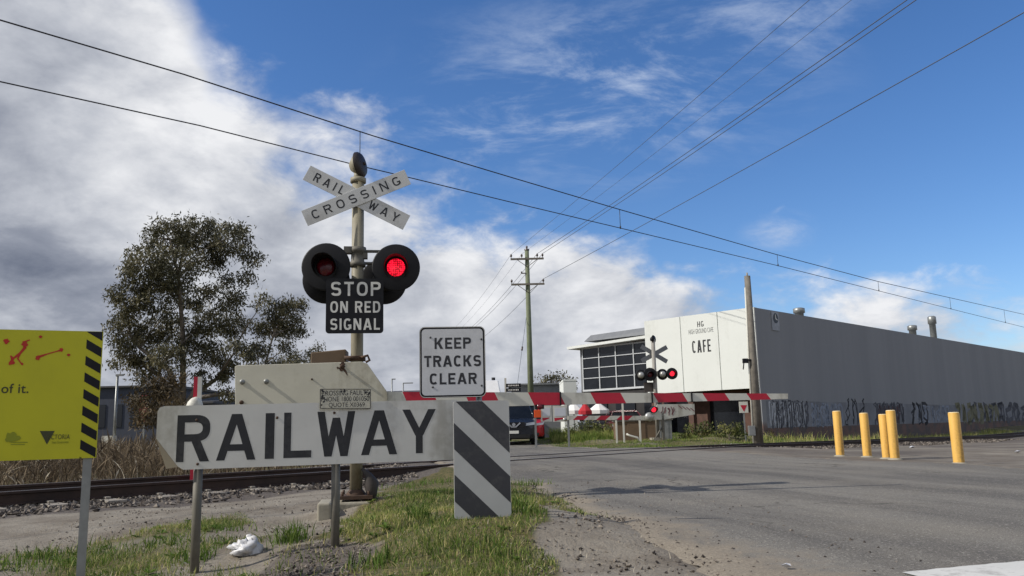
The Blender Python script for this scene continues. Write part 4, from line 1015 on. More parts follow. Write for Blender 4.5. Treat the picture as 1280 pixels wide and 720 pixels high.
def power_line(tip, far, px, label, sag, rad=.013):
    d = ray(*px); t = (10.25 - CAMH) / d.z if far is not qt[4] and far is not qt[5] else (8.9 - CAMH) / d.z
    q = CAM + d * t; end = tip + (q - tip) * 1.75; end.z = tip.z
    # keep the pictured point on the sagging line
    b = MB(); b.tube(sag_line(tip, end, sag), rad, 5, cap=False); b.tube(sag_line(tip, far, .7), rad, 5, cap=False)
    tag(b.build('power_line', M_wirefar), label, 'power line', 'power lines on the crossarms')
power_line(tips[0], qt[0], (1062, 0), 'upper power line from the left end of the top crossarm', .25, .008)
power_line(tips[1], qt[1], (1120, 0), 'faint power line second from left on the top crossarm', .25, .006)
power_line(tips[3], qt[3], (1196, 0), 'power line third from left on the top crossarm', .25)
power_line(tips[2], qt[2], (1208, 0), 'power line from the right end of the top crossarm', .25)
power_line(tips[5], qt[5], (1282, 50), 'lowest power line from right end of the lower crossarm', .2)
b = MB(); a0 = pb + Vector((-.15, 0, 7.4)); a1 = pb + Vector((-1.3, -4, 0)); b.tube([a0, a1], .012, 5); st = thing('stay_wire', a1, 'thin stay wire running down from the timber power pole', 'stay wire')
b.build('wire', M_wirefar, st); b = MB(); c = a0.lerp(a1, .27); d_ = (a1 - a0).normalized(); b.lathe(c, d_, [(-.14, .015), (-.12, .055), (.12, .055), (.14, .015)], 10); b.build('stay_insulator', M_ins, st)

# overhead line above the track
def build_overhead():
    Pm = RAIL0 + T_NRM * .8
    lo = [(0, 102), (250, 157), (440, 205), (512, 222), (640, 253), (775, 285), (972, 332), (1100, 364), (1280, 409)]
    up = [(0, 25), (230, 93), (467, 170), (640, 222), (775, 262), (970, 318), (1098, 352), (1280, 393)]
    root = thing('overhead_line', Pm, 'pair of black overhead railway wires joined by short droppers across the sky', 'overhead wire')
    def path(px):
        pts = [PL(u_, v_, Pm, A_T) for u_, v_ in px]; a = pts[0] + (pts[0] - pts[1]) * 2.5; e_ = pts[-1] + T_DIR * 60; e_.z = pts[-1].z; a.z = pts[0].z
        return [a] + pts + [e_]
    L_, U_ = path(lo), path(up)
    b = MB(); b.tube(L_, .011, 6); b.build('contact_wire', M_wire, root)
    b = MB(); b.tube(U_, .013, 6); b.build('messenger_wire', M_wire, root)
    def at_s(path_, s_):
        for p, q in zip(path_, path_[1:]):
            a, c = (p - Pm).dot(T_DIR), (q - Pm).dot(T_DIR)
            if a <= s_ <= c: return p.lerp(q, (s_ - a) / (c - a))
    for u_, v_ in ((450, 186), (775, 274), (972, 325), (1098, 357), (1188, 380), (1256, 396)):
        s_ = (PL(u_, v_, Pm, A_T) - Pm).dot(T_DIR); p, q = at_s(L_, s_), at_s(U_, s_)
        if p and q:
            b = MB(); b.tube([p, q], .008, 5); b.lathe(p, (0, 0, 1), [(-.02, .01), (0, .02), (.05, .02), (.06, .01)], 8); b.build('dropper', M_wire, root)
    print('OVERHEAD z', [round(p.z, 2) for p in L_], [round(p.z, 2) for p in U_])
build_overhead()

# weathered timber mast beside the grey wall
def build_mast():
    base = D(947, 554, 29.3); top = D(934, 345, 29.3); H = top.z
    base.x = (D(947, 554, 29.3).x + top.x) / 2; base.z = T(base.x, base.y) - .15
    root = thing('timber_mast', base, 'weathered grey timber mast standing before the corner of the grey wall', 'mast')
    tp = Vector((top.x, base.y, H)); b = MB(); b.tube([base, base.lerp(tp, .5), tp], [.175, .145, .105], 12); b.build('pole', M_wood, root)
    b = MB(); b.tube([Vector((tp.x, tp.y, H - .05)), Vector((tp.x, tp.y, H + .12))], .03, 8); b.build('pole_cap', M_conc, root)
    b = MB(); o = Vector((-.185, -.05, 0)); b.tube([base + o + Vector((0, 0, .2)), base.lerp(tp, .5) + o * .85, base.lerp(tp, .93) + o * .6], .032, 7); b.build('conduit', M_whitepaint, root)
    q = base.lerp(tp, .5) + Vector((-.3, -.1, 0)); b = MB(); b.box(q, (.18, .1, .16)); b.box(q + Vector((.1, 0, .03)), (.2, .05, .05)); b.tube([q - Vector((.05, 0, .05)), q - Vector((.09, 0, .30))], .02, 6); b.build('bracket', M_black, root)
    q = base + Vector((-.26, -.2, .62)); b = MB(); b.box(q, (.22, .16, .34)); b.build('meter_box', M_galv, root, bevel=.01)
build_mast()

# ------------------------------------------------------------------ crossing signals
def lamp(root, c, a, lit, name='signal_lamp', bk=False, R=.252, far=False):
    """one flashing light: can, round black backboard, hood and lens; bk turns it away"""
    R_, U_, N_ = RU(a + (math.pi if bk else 0)); b = MB()
    b.lathe(c, N_, [(-.20, 0), (-.20, .06), (-.17, .10), (-.05, .125), (0, .125)], 22); can = b.build(name, M_silver if far and bk else M_hood, root)
    b = MB(); b.lathe(c, N_, [(-.012, .10), (-.012, R - .008), (-.004, R), (.004, R), (.008, R - .012), (.006, .10)], 40); b.build('backboard', M_hood, can)
    # hood: part of a cylinder, long at the top, cut away at the bottom
    k_ = 26; vs = []; fs = []
    for i in range(k_ + 1):
        t = math.radians(-55 + 290 * i / k_); s_ = max(0.0, (math.sin(t) + .75) / 1.75); ln = .03 + .25 * s_
        for (rr, hh) in ((.118, .0), (.122, ln), (.128, ln), (.124, .0)): vs.append(c + R_ * (rr * math.cos(t)) + (U_) * (rr * math.sin(t)) + N_ * hh - U_ * (hh * .10))
    for i in range(k_):
        for j in range(4): l = (j + 1) % 4; fs.append((i * 4 + j, i * 4 + l, (i + 1) * 4 + l, (i + 1) * 4 + j))
    b = MB(); b.add(vs, fs, False); b.build('hood', M_hood, can)
    b = MB(); b.lathe(c + N_ * .008, N_, [(0, .095), (.012, .092), (.020, .06), (.024, .0)], 28); b.build('lens', (M_lit_far if far else M_lit) if lit else M_unlit, can)
    return can
def blade(root, c, a, ang, Lb, Wb, txt, front, lettered, mt):
    R_, U_, N_ = RU(a); ca, sa = math.cos(ang), math.sin(ang); R2 = R_ * ca + U_ * sa; U2 = U_ * ca - R_ * sa
    p = c + N_ * front
    b = MB(); b.slab([p - R2 * Lb / 2 - U2 * Wb / 2, p + R2 * Lb / 2 - U2 * Wb / 2, p + R2 * Lb / 2 + U2 * Wb / 2, p - R2 * Lb / 2 + U2 * Wb / 2], N_, .008)
    ob = b.build('crossbuck_blade', mt, root, bevel=.002)
    if lettered:
        for (s_, x0, x1) in txt:
            sign_word(s_, p + R2 * ((x0 + x1) / 2), R2, U2, N_, x1 - x0, Wb * .55, M_letter, ob, t=.155, gap=.66)
    return ob
A_SIG = math.radians(9)
def near_signal():
    P0 = D(445, 620, 8.7); q = D(407, 638, 8.45); print('BLOCK', q, T(q.x, q.y), T(P0.x, P0.y), P0); zf = lambda v_, u_=447: D(u_, v_, 8.7).z
    base = Vector((P0.x, P0.y, T(P0.x, P0.y)))
    root = thing('crossing_signal', base, 'tall crossing signal with crossbuck and one lit red lamp beside the railway board', 'crossing signal', 'flashing light signals at the crossing')
    R_, U_, N_ = RU(A_SIG); zt = zf(222)
    b = MB(); b.tube([base, Vector((base.x, base.y, zt))], .064, 20); b.build('pole', M_pole, root)
    b = MB(); b.box(base + Vector((.0, 0, .02)), (.34, .34, .035), A_SIG)
    for sx_ in (-1, 1):
        for sy_ in (-1, 1): b.tube([base + R_ * (.13 * sx_) + N_ * (.13 * sy_) + U_ * .03, base + R_ * (.13 * sx_) + N_ * (.13 * sy_) + U_ * .08], .014, 6)
    b.lathe(base, U_, [(.035, .10), (.05, .10), (.09, .068)], 18); b.build('base_plate', M_rust, root)
    b = MB(); q = D(407, 638, 8.45); b.box(base + Vector((-.10, -.02, -.16)), (.52, .46, .28), A_SIG); b.box((q.x, q.y, q.z - .06), (.13, .5, .30), A_SIG); b.build('footing', M_conc, root, bevel=.02)
    # crossbuck
    Pc = base + N_ * .085; c = PL(446, 247, Pc, A_SIG); ang = math.radians(24.0)
    mt = mat('crossbuck_white', lin(208, 208, 204), .5, var=.08, dirt=lin(150, 146, 136), dirt_amt=.35, dscale=4)
    Lb, Wb = 1.19, .178
    blade(root, c, A_SIG, -ang - .05, Lb, Wb, [('RAIL', -.50, -.15), ('WAY', .15, .50)], .0, True, mt)
    blade(root, c, A_SIG, ang, Lb, Wb, [('CROSSING', -.51, .50)], .012, True, mt)
    b = MB(); b.box(c - N_ * .045, (.30, .03, .05), A_SIG); b.lathe(base + U_ * (c.z - base.z - .03), U_, [(0, .066), (0, .076), (.06, .076), (.06, .066)], 18); b.build('clamp', M_galv, root)
    # bell: gong seen nearly edge on, on a stub above the pole
    zb = zf(206); o = Vector((base.x + .02, base.y, zb)); ax = Vector((.96, -.24, .14)).normalized()
    b = MB(); b.lathe(o - ax * .05, ax, [(-.06, 0), (-.06, .05), (-.02, .09), (0, .11), (.03, .11)], 20); b.tube([Vector((base.x, base.y, zt - .03)), Vector((base.x - .01, base.y, zt + .07))], [.05, .035], 12); b.lathe(Vector((base.x, base.y, zt - .06)), U_, [(0, .066), (.0, .085), (.05, .085), (.06, .05)], 18); bell = b.build('bell', M_pole, root)
    b = MB(); b.lathe(o, ax, [(-.02, .145), (.005, .142), (.03, .12), (.045, .07), (.05, 0)], 28); b.lathe(o, ax, [(.05, .02), (.065, .02), (.066, 0)], 10); b.build('gong', mat('bell_bronze', lin(52, 42, 38), .5, var=.3), bell)
    # crossarms and lamps
    zc = zf(320)
    b = MB()
    for dz in (.058, -.075): b.tube([Vector((base.x, base.y, zc + dz)) - R_ * .40 - N_ * .03, Vector((base.x, base.y, zc + dz)) + R_ * .40 - N_ * .03], .017, 10)
    b.lathe(Vector((base.x, base.y, zc - .12)), U_, [(0, .066), (0, .085), (.05, .085), (.06, .07), (.15, .07), (.16, .09), (.21, .09), (.21, .066)], 18); b.box(Vector((base.x, base.y, zc + .06)) - R_ * .10, (.09, .10, .07), A_SIG); b.box(Vector((base.x, base.y, zc)) + R_ * .08, (.05, .08, .06), A_SIG)
    b.build('crossarm', M_postgrey, root)
    Pl = base + N_ * .20
    lamp(root, PL(407.5, 333.5, Pl, A_SIG), A_SIG - .10, False)
    lamp(root, PL(495, 334.5, Pl, A_SIG), A_SIG - .03, True)
    Pk = base - N_ * .16
    lamp(root, PL(408, 351, Pk, A_SIG), A_SIG + .12, False, bk=True); lamp(root, PL(479.5, 352, Pk, A_SIG), A_SIG + .1, False, bk=True)
    # black instruction board
    Ps = base + N_ * .30; c, wd, ht = box_px(407.5, 479.5, 348, 416.5, Ps, A_SIG)
    b = MB(); b.slab(rrect(c, A_SIG, wd, ht, .035), N_, .006); b.box(c - N_ * .06, (.05, .11, ht * .5), A_SIG); pl = b.build('instruction_board', M_black, root)
    for s_, u0_, u1_, v0_, v1_ in (('STOP', 414, 476, 352.3, 369.8), ('ON RED', 413, 475.5, 376.5, 390.8), ('SIGNAL', 413, 475, 398, 412.3)):
        sign_word_px(s_, u0_, u1_, v0_, v1_, Ps, A_SIG, M_lwhite, pl, t=.165, gap=.26)
    # rubber cable boot at the foot
    q = base + Vector((.10, -.06, .0)); b = MB(); b.tube([q + Vector((-.03, 0, .30)), q + Vector((.03, 0, .24)), q + Vector((.07, 0, .15)), q + Vector((.07, 0, .05)), q + Vector((.07, 0, -.05))], [.015, .035, .075, .055, .03], 14); b.build('cable_boot', mat('rubber', lin(58, 52, 48), .7, var=.3), root)
    return base
SIGB = near_signal()

def near_boom():
    N0 = RU(A_ROAD); a = math.radians(6); R_, U_, N_ = RU(a)
    P0 = SIGB + N_ * .20; base = Vector((SIGB.x - .25, SIGB.y + .28, T(SIGB.x - .25, SIGB.y + .28)))
    root = thing('boom_gate', base, 'lowered red and white boom with big cream counterweight plate behind the railway board', 'boom gate', 'boom gates at the crossing')
    # arm: slanted red and white lengths
    vt = lambda u_: 489.6 + (u_ - 480) / 505 * 2.4; vb = lambda u_: 511.5 + (u_ - 480) / 505 * -13.0
    cuts = [480, 503, 541, 580, 618, 660, 699, 738, 775.5, 816, 853, 878, 906, 933, 958, 985]
    b = MB(); th = .05
    for i in range(len(cuts) - 1):
        s0 = 9.5 - (cuts[i] - 480) / 505 * 4; s1 = 9.5 - (cuts[i + 1] - 480) / 505 * 4
        if i == 0: s0 = 0
        if i == len(cuts) - 2: s1 = 0
        tl, tr_ = PL(cuts[i], vt(cuts[i]), P0, a), PL(cuts[i + 1], vt(cuts[i + 1]), P0, a)
        bl_, br_ = PL(cuts[i] + s0, vb(cuts[i]), P0, a), PL(cuts[i + 1] + s1, vb(cuts[i + 1]), P0, a)
        b.mat_i = i % 2 
        b.slab([bl_, br_, tr_, tl], N_, th)
    b.build('arm', [M_whitepaint, M_red], root)
    for u_ in (815.0, 864.5, 700.5):
        b = MB(); c, wd, ht = box_px(u_ - .8, u_ + .8, vt(u_) - 1, vb(u_) + 1, P0, a); b.box(c - N_ * .02, (wd, .07, ht), a); b.build('arm_clamp', M_black, root)
    for u_ in (674.5,):
        c = PL(u_, vb(u_) + 2.0, P0, a) ; b = MB(); b.box(c - N_ * .02, (.09, .07, .045), a); b.tube([c + U_ * .02 - N_ * .02, c - N_ * .02 - U_ * .02 + U_ * .09], .018, 8); al = b.build('arm_lamp', M_hood, root)
        b = MB(); b.lathe(c + N_ * .018, N_, [(0, .03), (.012, .02), (.015, 0)], 14); b.build('lens', M_unlit, al)
    # counterweight plate with its bolts and rust runs
    Pw = P0 + N_ * .04
    poly = [(294, 514), (293.5, 458.5), (296, 456.8), (452, 452), (459, 454.5), (484, 490), (484, 514)]
    b = MB(); b.slab([PL(u_, v_, Pw, a) for u_, v_ in poly], N_, .035); cw = b.build('counterweight', M_plate, root, bevel=.004)
    for (u_, v_, r_) in ((303, 477.5, .022), (333, 477, .022), (427.5, 458, .018), (302, 503, .018), (390, 474, .008)):
        c = PL(u_, v_, Pw, a); b = MB(); b.lathe(c, N_, [(0, r_ * 1.2), (.008, r_ * 1.2), (.008, r_ * .75), (.05, r_ * .75), (.055, r_ * .4), (.055, 0)], 10); b.build('bolt', M_galv if r_ > .02 else M_rust, cw)
    b = MB(); c = PL(427.5, 459, Pw, a)
    for k_ in range(5): disc(b, c + R_ * random.uniform(-.05, .05) + U_ * random.uniform(-.03, .03) + N_ * (.002 + .0004 * k_), R_, U_, N_, random.uniform(.012, .03), .001, 10, .35)
    strip(b, [c + N_ * .001, c + R_ * .04 - U_ * .05 + N_ * .001, c + R_ * .055 - U_ * .085 + N_ * .001], [.03, .02, .006], N_, .001); b.build('rust_stain', M_rust, cw)
    # mechanism and brackets behind
    Pm = SIGB - N_ * .12; c, wd, ht = box_px(391, 434, 438.5, 462, Pm, a)
    b = MB(); b.hexa([c + R_ * x * wd / 2 + N_ * y * .16 + U_ * z * ht / 2 * (1 if not (z > 0 and x < 0) else .7) for z in (-1, 1) for (x, y) in ((-1, 1), (1, 1), (1, -1), (-1, -1))]); b.build('mechanism_cover', M_brownbox, root, bevel=.01)
    b = MB(); q = D(445, 447, 8.62); b.lathe(Vector((SIGB.x, SIGB.y, q.z - .03)), U_, [(0, .066), (0, .09), (.05, .09), (.05, .066)], 18); b.tube([q + R_ * .05, q + R_ * .12 + U_ * .02, q + R_ * .14 - U_ * .03, q + R_ * .10 - U_ * .05], .014, 7); b.tube([q - R_ * .12, q + R_ * .03], .02, 8); b.build('bracket', M_rust, root)
near_boom()

def far_signal():
    Y = 31.5; P0 = D(823, 548, Y); base = Vector((D(820, 500, Y).x, Y, T(P0.x, Y))); a = A_SIG; R_, U_, N_ = RU(a)
    zf = lambda v_: D(820, v_, Y).z
    root = thing('crossing_signal', base, 'far crossing signal seen from the back with grey crossbuck against the cafe front', 'crossing signal', 'flashing light signals at the crossing')
    b = MB(); b.tube([base, Vector((base.x, base.y, zf(424)))], .075, 14); b.build('pole', mat('grey_pole', lin(150, 146, 138), .6, var=.2, dirt=lin(96, 84, 70), dirt_amt=.5, streak=True), root)
    Pc = base - N_ * .1; c = PL(818, 442.5, Pc, a); mt = mat('blade_back', lin(126, 128, 130), .5, metal=.4, var=.15)
    blade(root, c, a, math.radians(27), 1.16, .17, [], 0, False, mt); blade(root, c, a, math.radians(-31), 1.16, .17, [], -.02, False, mt)
    o = Vector((base.x + .02, base.y, zf(424))); ax = Vector((.75, -.6, 0)).normalized(); b = MB(); b.lathe(o, ax, [(-.10, 0), (-.10, .08), (-.02, .12), (0, .16), (.04, .13), (.06, 0)], 18); b.tube([o - U_ * .25, o], .05, 8); b.build('bell', M_black, root)
    zc = zf(467.5); b = MB()
    for dz in (.05, -.05): b.tube([Vector((base.x, base.y, zc + dz)) - R_ * .55, Vector((base.x, base.y, zc + dz)) + R_ * .42], .018, 8)
    b.box(Vector((base.x, base.y, zc)), (.2, .18, .2), a); b.build('crossarm', M_postgrey, root)
    Pl = base + N_ * .18
    lamp(root, PL(812.5, 468, Pl, a), a - .1, False, far=True); lamp(root, PL(840, 467, Pl, a), a - .1, True, far=True, R=.22)
    Pk = base + N_ * .02
    lamp(root, PL(801, 469, Pk, a), a - .1, False, bk=True, far=True, R=.21); lamp(root, PL(828, 468, Pk, a), a - .1, False, bk=True, far=True, R=.21)
    b = MB(); c, wd, ht = box_px(805, 817, 478, 490, base - N_ * .12, a); b.box(c, (wd, .02, ht), a); b.build('instruction_board', mat('board_back', lin(92, 84, 78), .6, var=.2), root)
    b = MB(); b.box(base + Vector((0, 0, .03)), (.5, .5, .12), a); b.build('footing', M_conc, root)
    return base
FSB = far_signal()
def far_boom():
    a = math.radians(8); R_, U_, N_ = RU(a); P0 = FSB + N_ * .25; base = Vector((D(829, 540, 31.2).x, 31.2, T(4, 31)))
    root = thing('boom_gate', base, 'far boom gate with white counterweight and lit red lamp across the road', 'boom gate', 'boom gates at the crossing')
    cuts = [710, 719, 733, 748, 760, 773, 788, 808]; b = MB()
    for i in range(len(cuts) - 1):
        v0_, v1_ = (520, 525); s0, s1 = -3.0 if i else 0, -3.0 if i < len(cuts) - 2 else 0
        b.mat_i = i % 2
        b.slab([PL(cuts[i] - s0 * -1, v1_, P0, a), PL(cuts[i + 1] + s1, v1_, P0, a), PL(cuts[i + 1] - s1, v0_ - .3, P0, a), PL(cuts[i] + s0 * -1, v0_ - .3, P0, a)], N_, .06)
    b.build('arm', [M_whitepaint, M_red], root)
    poly = [(811, 524.5), (822, 505.5), (868, 504.8), (868.5, 518), (830, 524.5)]
    b = MB(); b.slab([PL(u_, v_, P0 + N_ * .06, a) for u_, v_ in poly], N_, .05); cw = b.build('counterweight', M_whitepaint, root)
    b = MB(); Pq = P0 + N_ * .065; r = random.Random(4)
    for i in range(9):
        u_ = 829 + i * 1.6 + r.uniform(-1, 1); strip(b, [PL(u_, 508 + r.uniform(0, 3), Pq, a), PL(u_ + r.uniform(-2, 3), 513, Pq, a), PL(u_ + r.uniform(-3, 2), 518 + r.uniform(-2, 2), Pq, a)], .03, N_, .002)
    for i in range(4): strip(b, [PL(848 + i * 5, 507 + i, Pq, a), PL(853 + i * 5, 511 + i, Pq, a)], .03, N_, .002)
    b.build('graffiti', mat('scribble', lin(120, 70, 74), .7), cw)
    c = PL(817, 512, P0 + N_ * .2, a); lb = lamp(root, c, a, True, far=True, R=.13)
    b = MB(); c = PL(812, 521, P0 + N_ * .15, a); b.lathe(c, N_, [(-.1, 0), (-.1, .16), (0, .17), (.06, .12), (.07, 0)], 20); b.build('end_drum', M_silver, root)
    b = MB()
    c = PL(829, 540, P0, a); b.box((c.x, c.y, (c.z + .9) / 2 - .1), (.09, .12, 1.3), a); b.tube([Vector((c.x - .35, c.y, .2)), Vector((c.x + .02, c.y, .75))], .03, 6); b.build('pedestal', M_postgrey, root)
far_boom()
def far_panel():
    a = math.radians(6); R_, U_, N_ = RU(a); P0 = D(690, 530, 31.0); base = Vector((P0.x, P0.y, T(P0.x, P0.y)))
    root = thing('white_panel_stand', base, 'white two panel board on thin posts with orange reflector beside the dark car', 'roadside board')
    for (u0_, u1_) in ((676, 689.5), (691, 709)):
        b = MB(); c, wd, ht = box_px(u0_, u1_, 507, 527, P0, a); b.box(c, (wd, .03, ht), a); pn = b.build('panel', M_whitepaint, root)
        b = MB(); c, wd, ht = box_px(u0_ + 2, u1_ - 2, 509.5, 520, P0, a); b.box(c + N_ * .018, (wd, .008, ht), a); b.build('inset', mat('pale_inset', lin(206, 208, 212), .6, var=.05), pn)
        b = MB(); c, wd, ht = box_px(u0_ + 2, u1_ - 3, 521.5, 525, P0, a); strip(b, [c - R_ * wd / 2 + N_ * .02 - U_ * .03, c + R_ * wd / 2 + N_ * .02 + U_ * .02], [.12, .03], N_, .003); b.build('red_mark', M_red, pn)
    for u_ in (669.5, 710.5):
        b = MB(); c = PL(u_, 530, P0, a); zt = PL(u_, 506, P0, a).z; b.box((c.x, c.y + .03, (zt + base.z) / 2 - .1), (.07, .05, zt - base.z + .2), a); b.build('post', M_galv, root)
    b = MB(); c, wd, ht = box_px(667.5, 676, 512.5, 522, P0, a); b.box(c + N_ * .04, (wd, .05, ht), a); b.build('reflector', M_orange, root, bevel=.01)
    b = MB(); c = PL(706, 524.5, P0, a); b.lathe(c + N_ * .03, N_, [(0, .07), (.01, .07), (.012, 0)], 16); b.build('round_reflector', M_silver, root)
far_panel()
def far_posts():
    b = MB(); P0 = D(780, 530, 30.6)
    for i, (u_, vt_, lab) in enumerate(((771, 525, 'short white post left of the tall thin one'), (780, 504, 'tall thin white post behind the striped boom'), (800.5, 525, 'short white post left of the far signal'))):
        c = PL(u_, 545, P0, 0); zt = PL(u_, vt_, P0, 0).z; zb = T(c.x, c.y)
        root = thing('marker_post', (c.x, c.y, zb), lab + ' on the far verge', 'post', 'posts on the far verge')
        b = MB(); b.box((c.x, c.y, (zt + zb) / 2 - .05), (.06, .06, zt - zb + .1)); b.build('post', M_whitepaint, root)
        b = MB(); b.box((c.x, c.y, zt + .012), (.075, .075, .024)); b.build('cap', M_galv, root)
    # gray relay cabinets
    P1 = D(800, 535, 33.5)
    for (u0_, u1_, v0_, lab, mt_) in ((769, 820, 526.5, 'long low brown grey cabinet behind the white posts', M_brownbox), (822, 840, 525, 'pale grey upright cabinet under the white counterweight', M_galv)):
        c, wd, ht = box_px(u0_, u1_, v0_, 549, P1, 0); zb = T(c.x, c.y) - .05; zt = PL((u0_ + u1_) / 2, v0_, P1, 0).z
        root = thing('equipment_cabinet', (c.x, c.y, zb), lab, 'cabinet', 'trackside cabinets')
        b = MB(); b.box((c.x, c.y + .3, (zt + zb) / 2), (wd, .6, zt - zb)); b.build('body', mt_, root, bevel=.015)
        b = MB(); b.box((c.x, c.y + .3, zt + .02), (wd + .1, .7, .04)); b.build('lid', M_postgrey, root)
        b = MB(); b.box((c.x + wd * .02, c.y - .01, (zt + zb) / 2), (wd * .44, .02, (zt - zb) * .8)); b.build('door', mt_, root)
    p = [D(783, 542.5, 30), D(787, 544.5, 30), D(797, 547, 30), D(799, 551, 30)]
    b = MB(); b.tube(p, .035, 8); tag(b.build('bent_pipe', M_whitepaint), 'bent white pipe lying in the grass between the white posts', 'pipe')
far_posts()

# ------------------------------------------------------------------ vehicles
def loft(b, secs, smooth=False):
    k_ = len(secs[0]); vs = [p for s_ in secs for p in s_]; fs = []
    for i in range(len(secs) - 1):
        for j in range(k_): l = (j + 1) % k_; fs.append((i * k_ + j, i * k_ + l, (i + 1) * k_ + l, (i + 1) * k_ + j))
    fs.append(tuple(range(k_))[::-1]); fs.append(tuple(range((len(secs) - 1) * k_, len(secs) * k_)))
    b.add(vs, fs, smooth)
def car(x, y, z, label, paint, group, name='suv', flip=False, low=0.0):
    root = thing(name, (x, y, z), label, 'car', group); s_ = -1 if flip else 1
    W_ = lambda X, Yl, Z: Vector((x + X, y + Yl * s_, z + Z))
    def sec(Yl, hw, z0, z1, cut=.10): return [W_(-hw + .05, Yl, z0), W_(hw - .05, Yl, z0), W_(hw, Yl, z0 + .12), W_(hw, Yl, z1 - cut), W_(hw - cut * 1.3, Yl, z1), W_(-hw + cut * 1.3, Yl, z1), W_(-hw, Yl, z1 - cut), W_(-hw, Yl, z0 + .12)]
    b = MB(); loft(b, [sec(0, .70, .30, .72), sec(.06, .82, .24, .86), sec(.25, .89, .22, .96), sec(1.2, .91, .24, 1.06), sec(1.3, .91, .24, 1.08), sec(3.9, .91, .26, 1.08), sec(4.45, .88, .28, 1.02), sec(4.58, .80, .34, .95)]); b.build('body', paint, root, bevel=.03)
    def gsec(Yl, hb, ht, zt): return [W_(-hb, Yl, 1.04), W_(hb, Yl, 1.04), W_(ht, Yl, zt), W_(-ht, Yl, zt)]
    b = MB(); vs = [W_(-.82, 1.05, 1.05), W_(.82, 1.05, 1.05), W_(.82, 4.4, 1.05), W_(-.82, 4.4, 1.05), W_(-.62, 1.95, 1.60 - low), W_(.62, 1.95, 1.60 - low), W_(.62, 4.05, 1.60 - low), W_(-.62, 4.05, 1.60 - low)]; b.hexa(vs); b.build('windscreen', M_carglass, root)
    b = MB(); zt = 1.60 - low; b.hexa([W_(-.64, 1.90, zt), W_(.64, 1.90, zt), W_(.64, 4.1, zt), W_(-.64, 4.1, zt), W_(-.56, 2.1, zt + .08), W_(.56, 2.1, zt + .08), W_(.56, 3.95, zt + .08), W_(-.56, 3.95, zt + .08)])
    for sx_ in (-1, 1):
        for (p, q) in (((.83, 1.05, 1.06), (.63, 1.93, zt)), ((.83, 4.4, 1.06), (.63, 4.08, zt)), ((.83, 2.7, 1.06), (.64, 2.75, zt))): b.tube([W_(sx_ * p[0], p[1], p[2]), W_(sx_ * q[0], q[1], q[2])], .035, 6)
    b.build('roof', paint, root)
    for sx_ in (-1, 1):
        for Yl in (.85, 3.7):
            b = MB(); c = W_(sx_ * .80, Yl, .34); b.lathe(c, (sx_, 0, 0), [(-.12, .2), (-.12, .32), (-.09, .345), (.09, .345), (.12, .32), (.12, .22)], 24); wh = b.build('tyre', M_tyre, root)
            b = MB(); b.lathe(c, (sx_, 0, 0), [(.06, 0), (.10, .05), (.09, .21), (.115, .225)], 20); b.build('rim', M_galv, wh)
        b = MB(); b.hexa([W_(sx_ * .48, -.035, .74), W_(sx_ * .85, .08, .78), W_(sx_ * .85, .30, .78), W_(sx_ * .48, .2, .74), W_(sx_ * .50, -.02, .84), W_(sx_ * .90, .12, .90), W_(sx_ * .90, .33, .90), W_(sx_ * .50, .2, .84)]); b.build('headlight', M_head, root)
        b = MB(); b.box(W_(sx_ * 1.0, 1.35, 1.14), (.20, .12, .15)); b.build('mirror', paint, root, bevel=.03)
    b = MB(); b.box(W_(0, .0, .78), (.86, .06, .2)); gr = b.build('grille', M_black, root)
    b = MB(); strip(b, [W_(-.26, -.04, .86), W_(-.08, -.045, .70), W_(.08, -.045, .70), W_(.26, -.04, .86)], .05, Vector((0, -1, 0)), .015); disc(b, W_(0, -.06, .79), Vector((1, 0, 0)), Vector((0, 0, 1)), Vector((0, -1, 0)), .07, .01); b.build('grille_trim', M_chrome, gr)
    b = MB(); b.box(W_(0, -.01, .50), (.38, .03, .11)); b.build('number_plate', M_lwhite, root)
    b = MB(); b.box(W_(0, .0, .34), (1.25, .06, .14)); b.build('lower_grille', M_tyre, root)
    return root
c0 = D(642.5, 545, 33); car(c0.x, 33, T(c0.x, 34), 'dark four wheel drive waiting at the far boom facing us', M_carpaint, 'cars beyond the crossing')
c1 = D(657, 545, 39.5); car(c1.x, 39.5, T(1, 41), 'red car queued behind the dark four wheel drive', M_redcar, 'cars beyond the crossing', name='car', low=-.12)
c2 = D(815, 530, 44); car(c2.x - 1.6, 40.5, -.05, 'maroon car parked under the cafe front behind the far signal', mat('maroon_paint', (.10, .012, .018), .25, var=.1), 'cars beyond the crossing', name='car', low=.1)
c3 = D(750, 530, 45); car(c3.x, 43.5, 0, 'black car parked behind the far striped boom near the umbrellas', M_carpaint, 'cars beyond the crossing', name='car', low=.1)
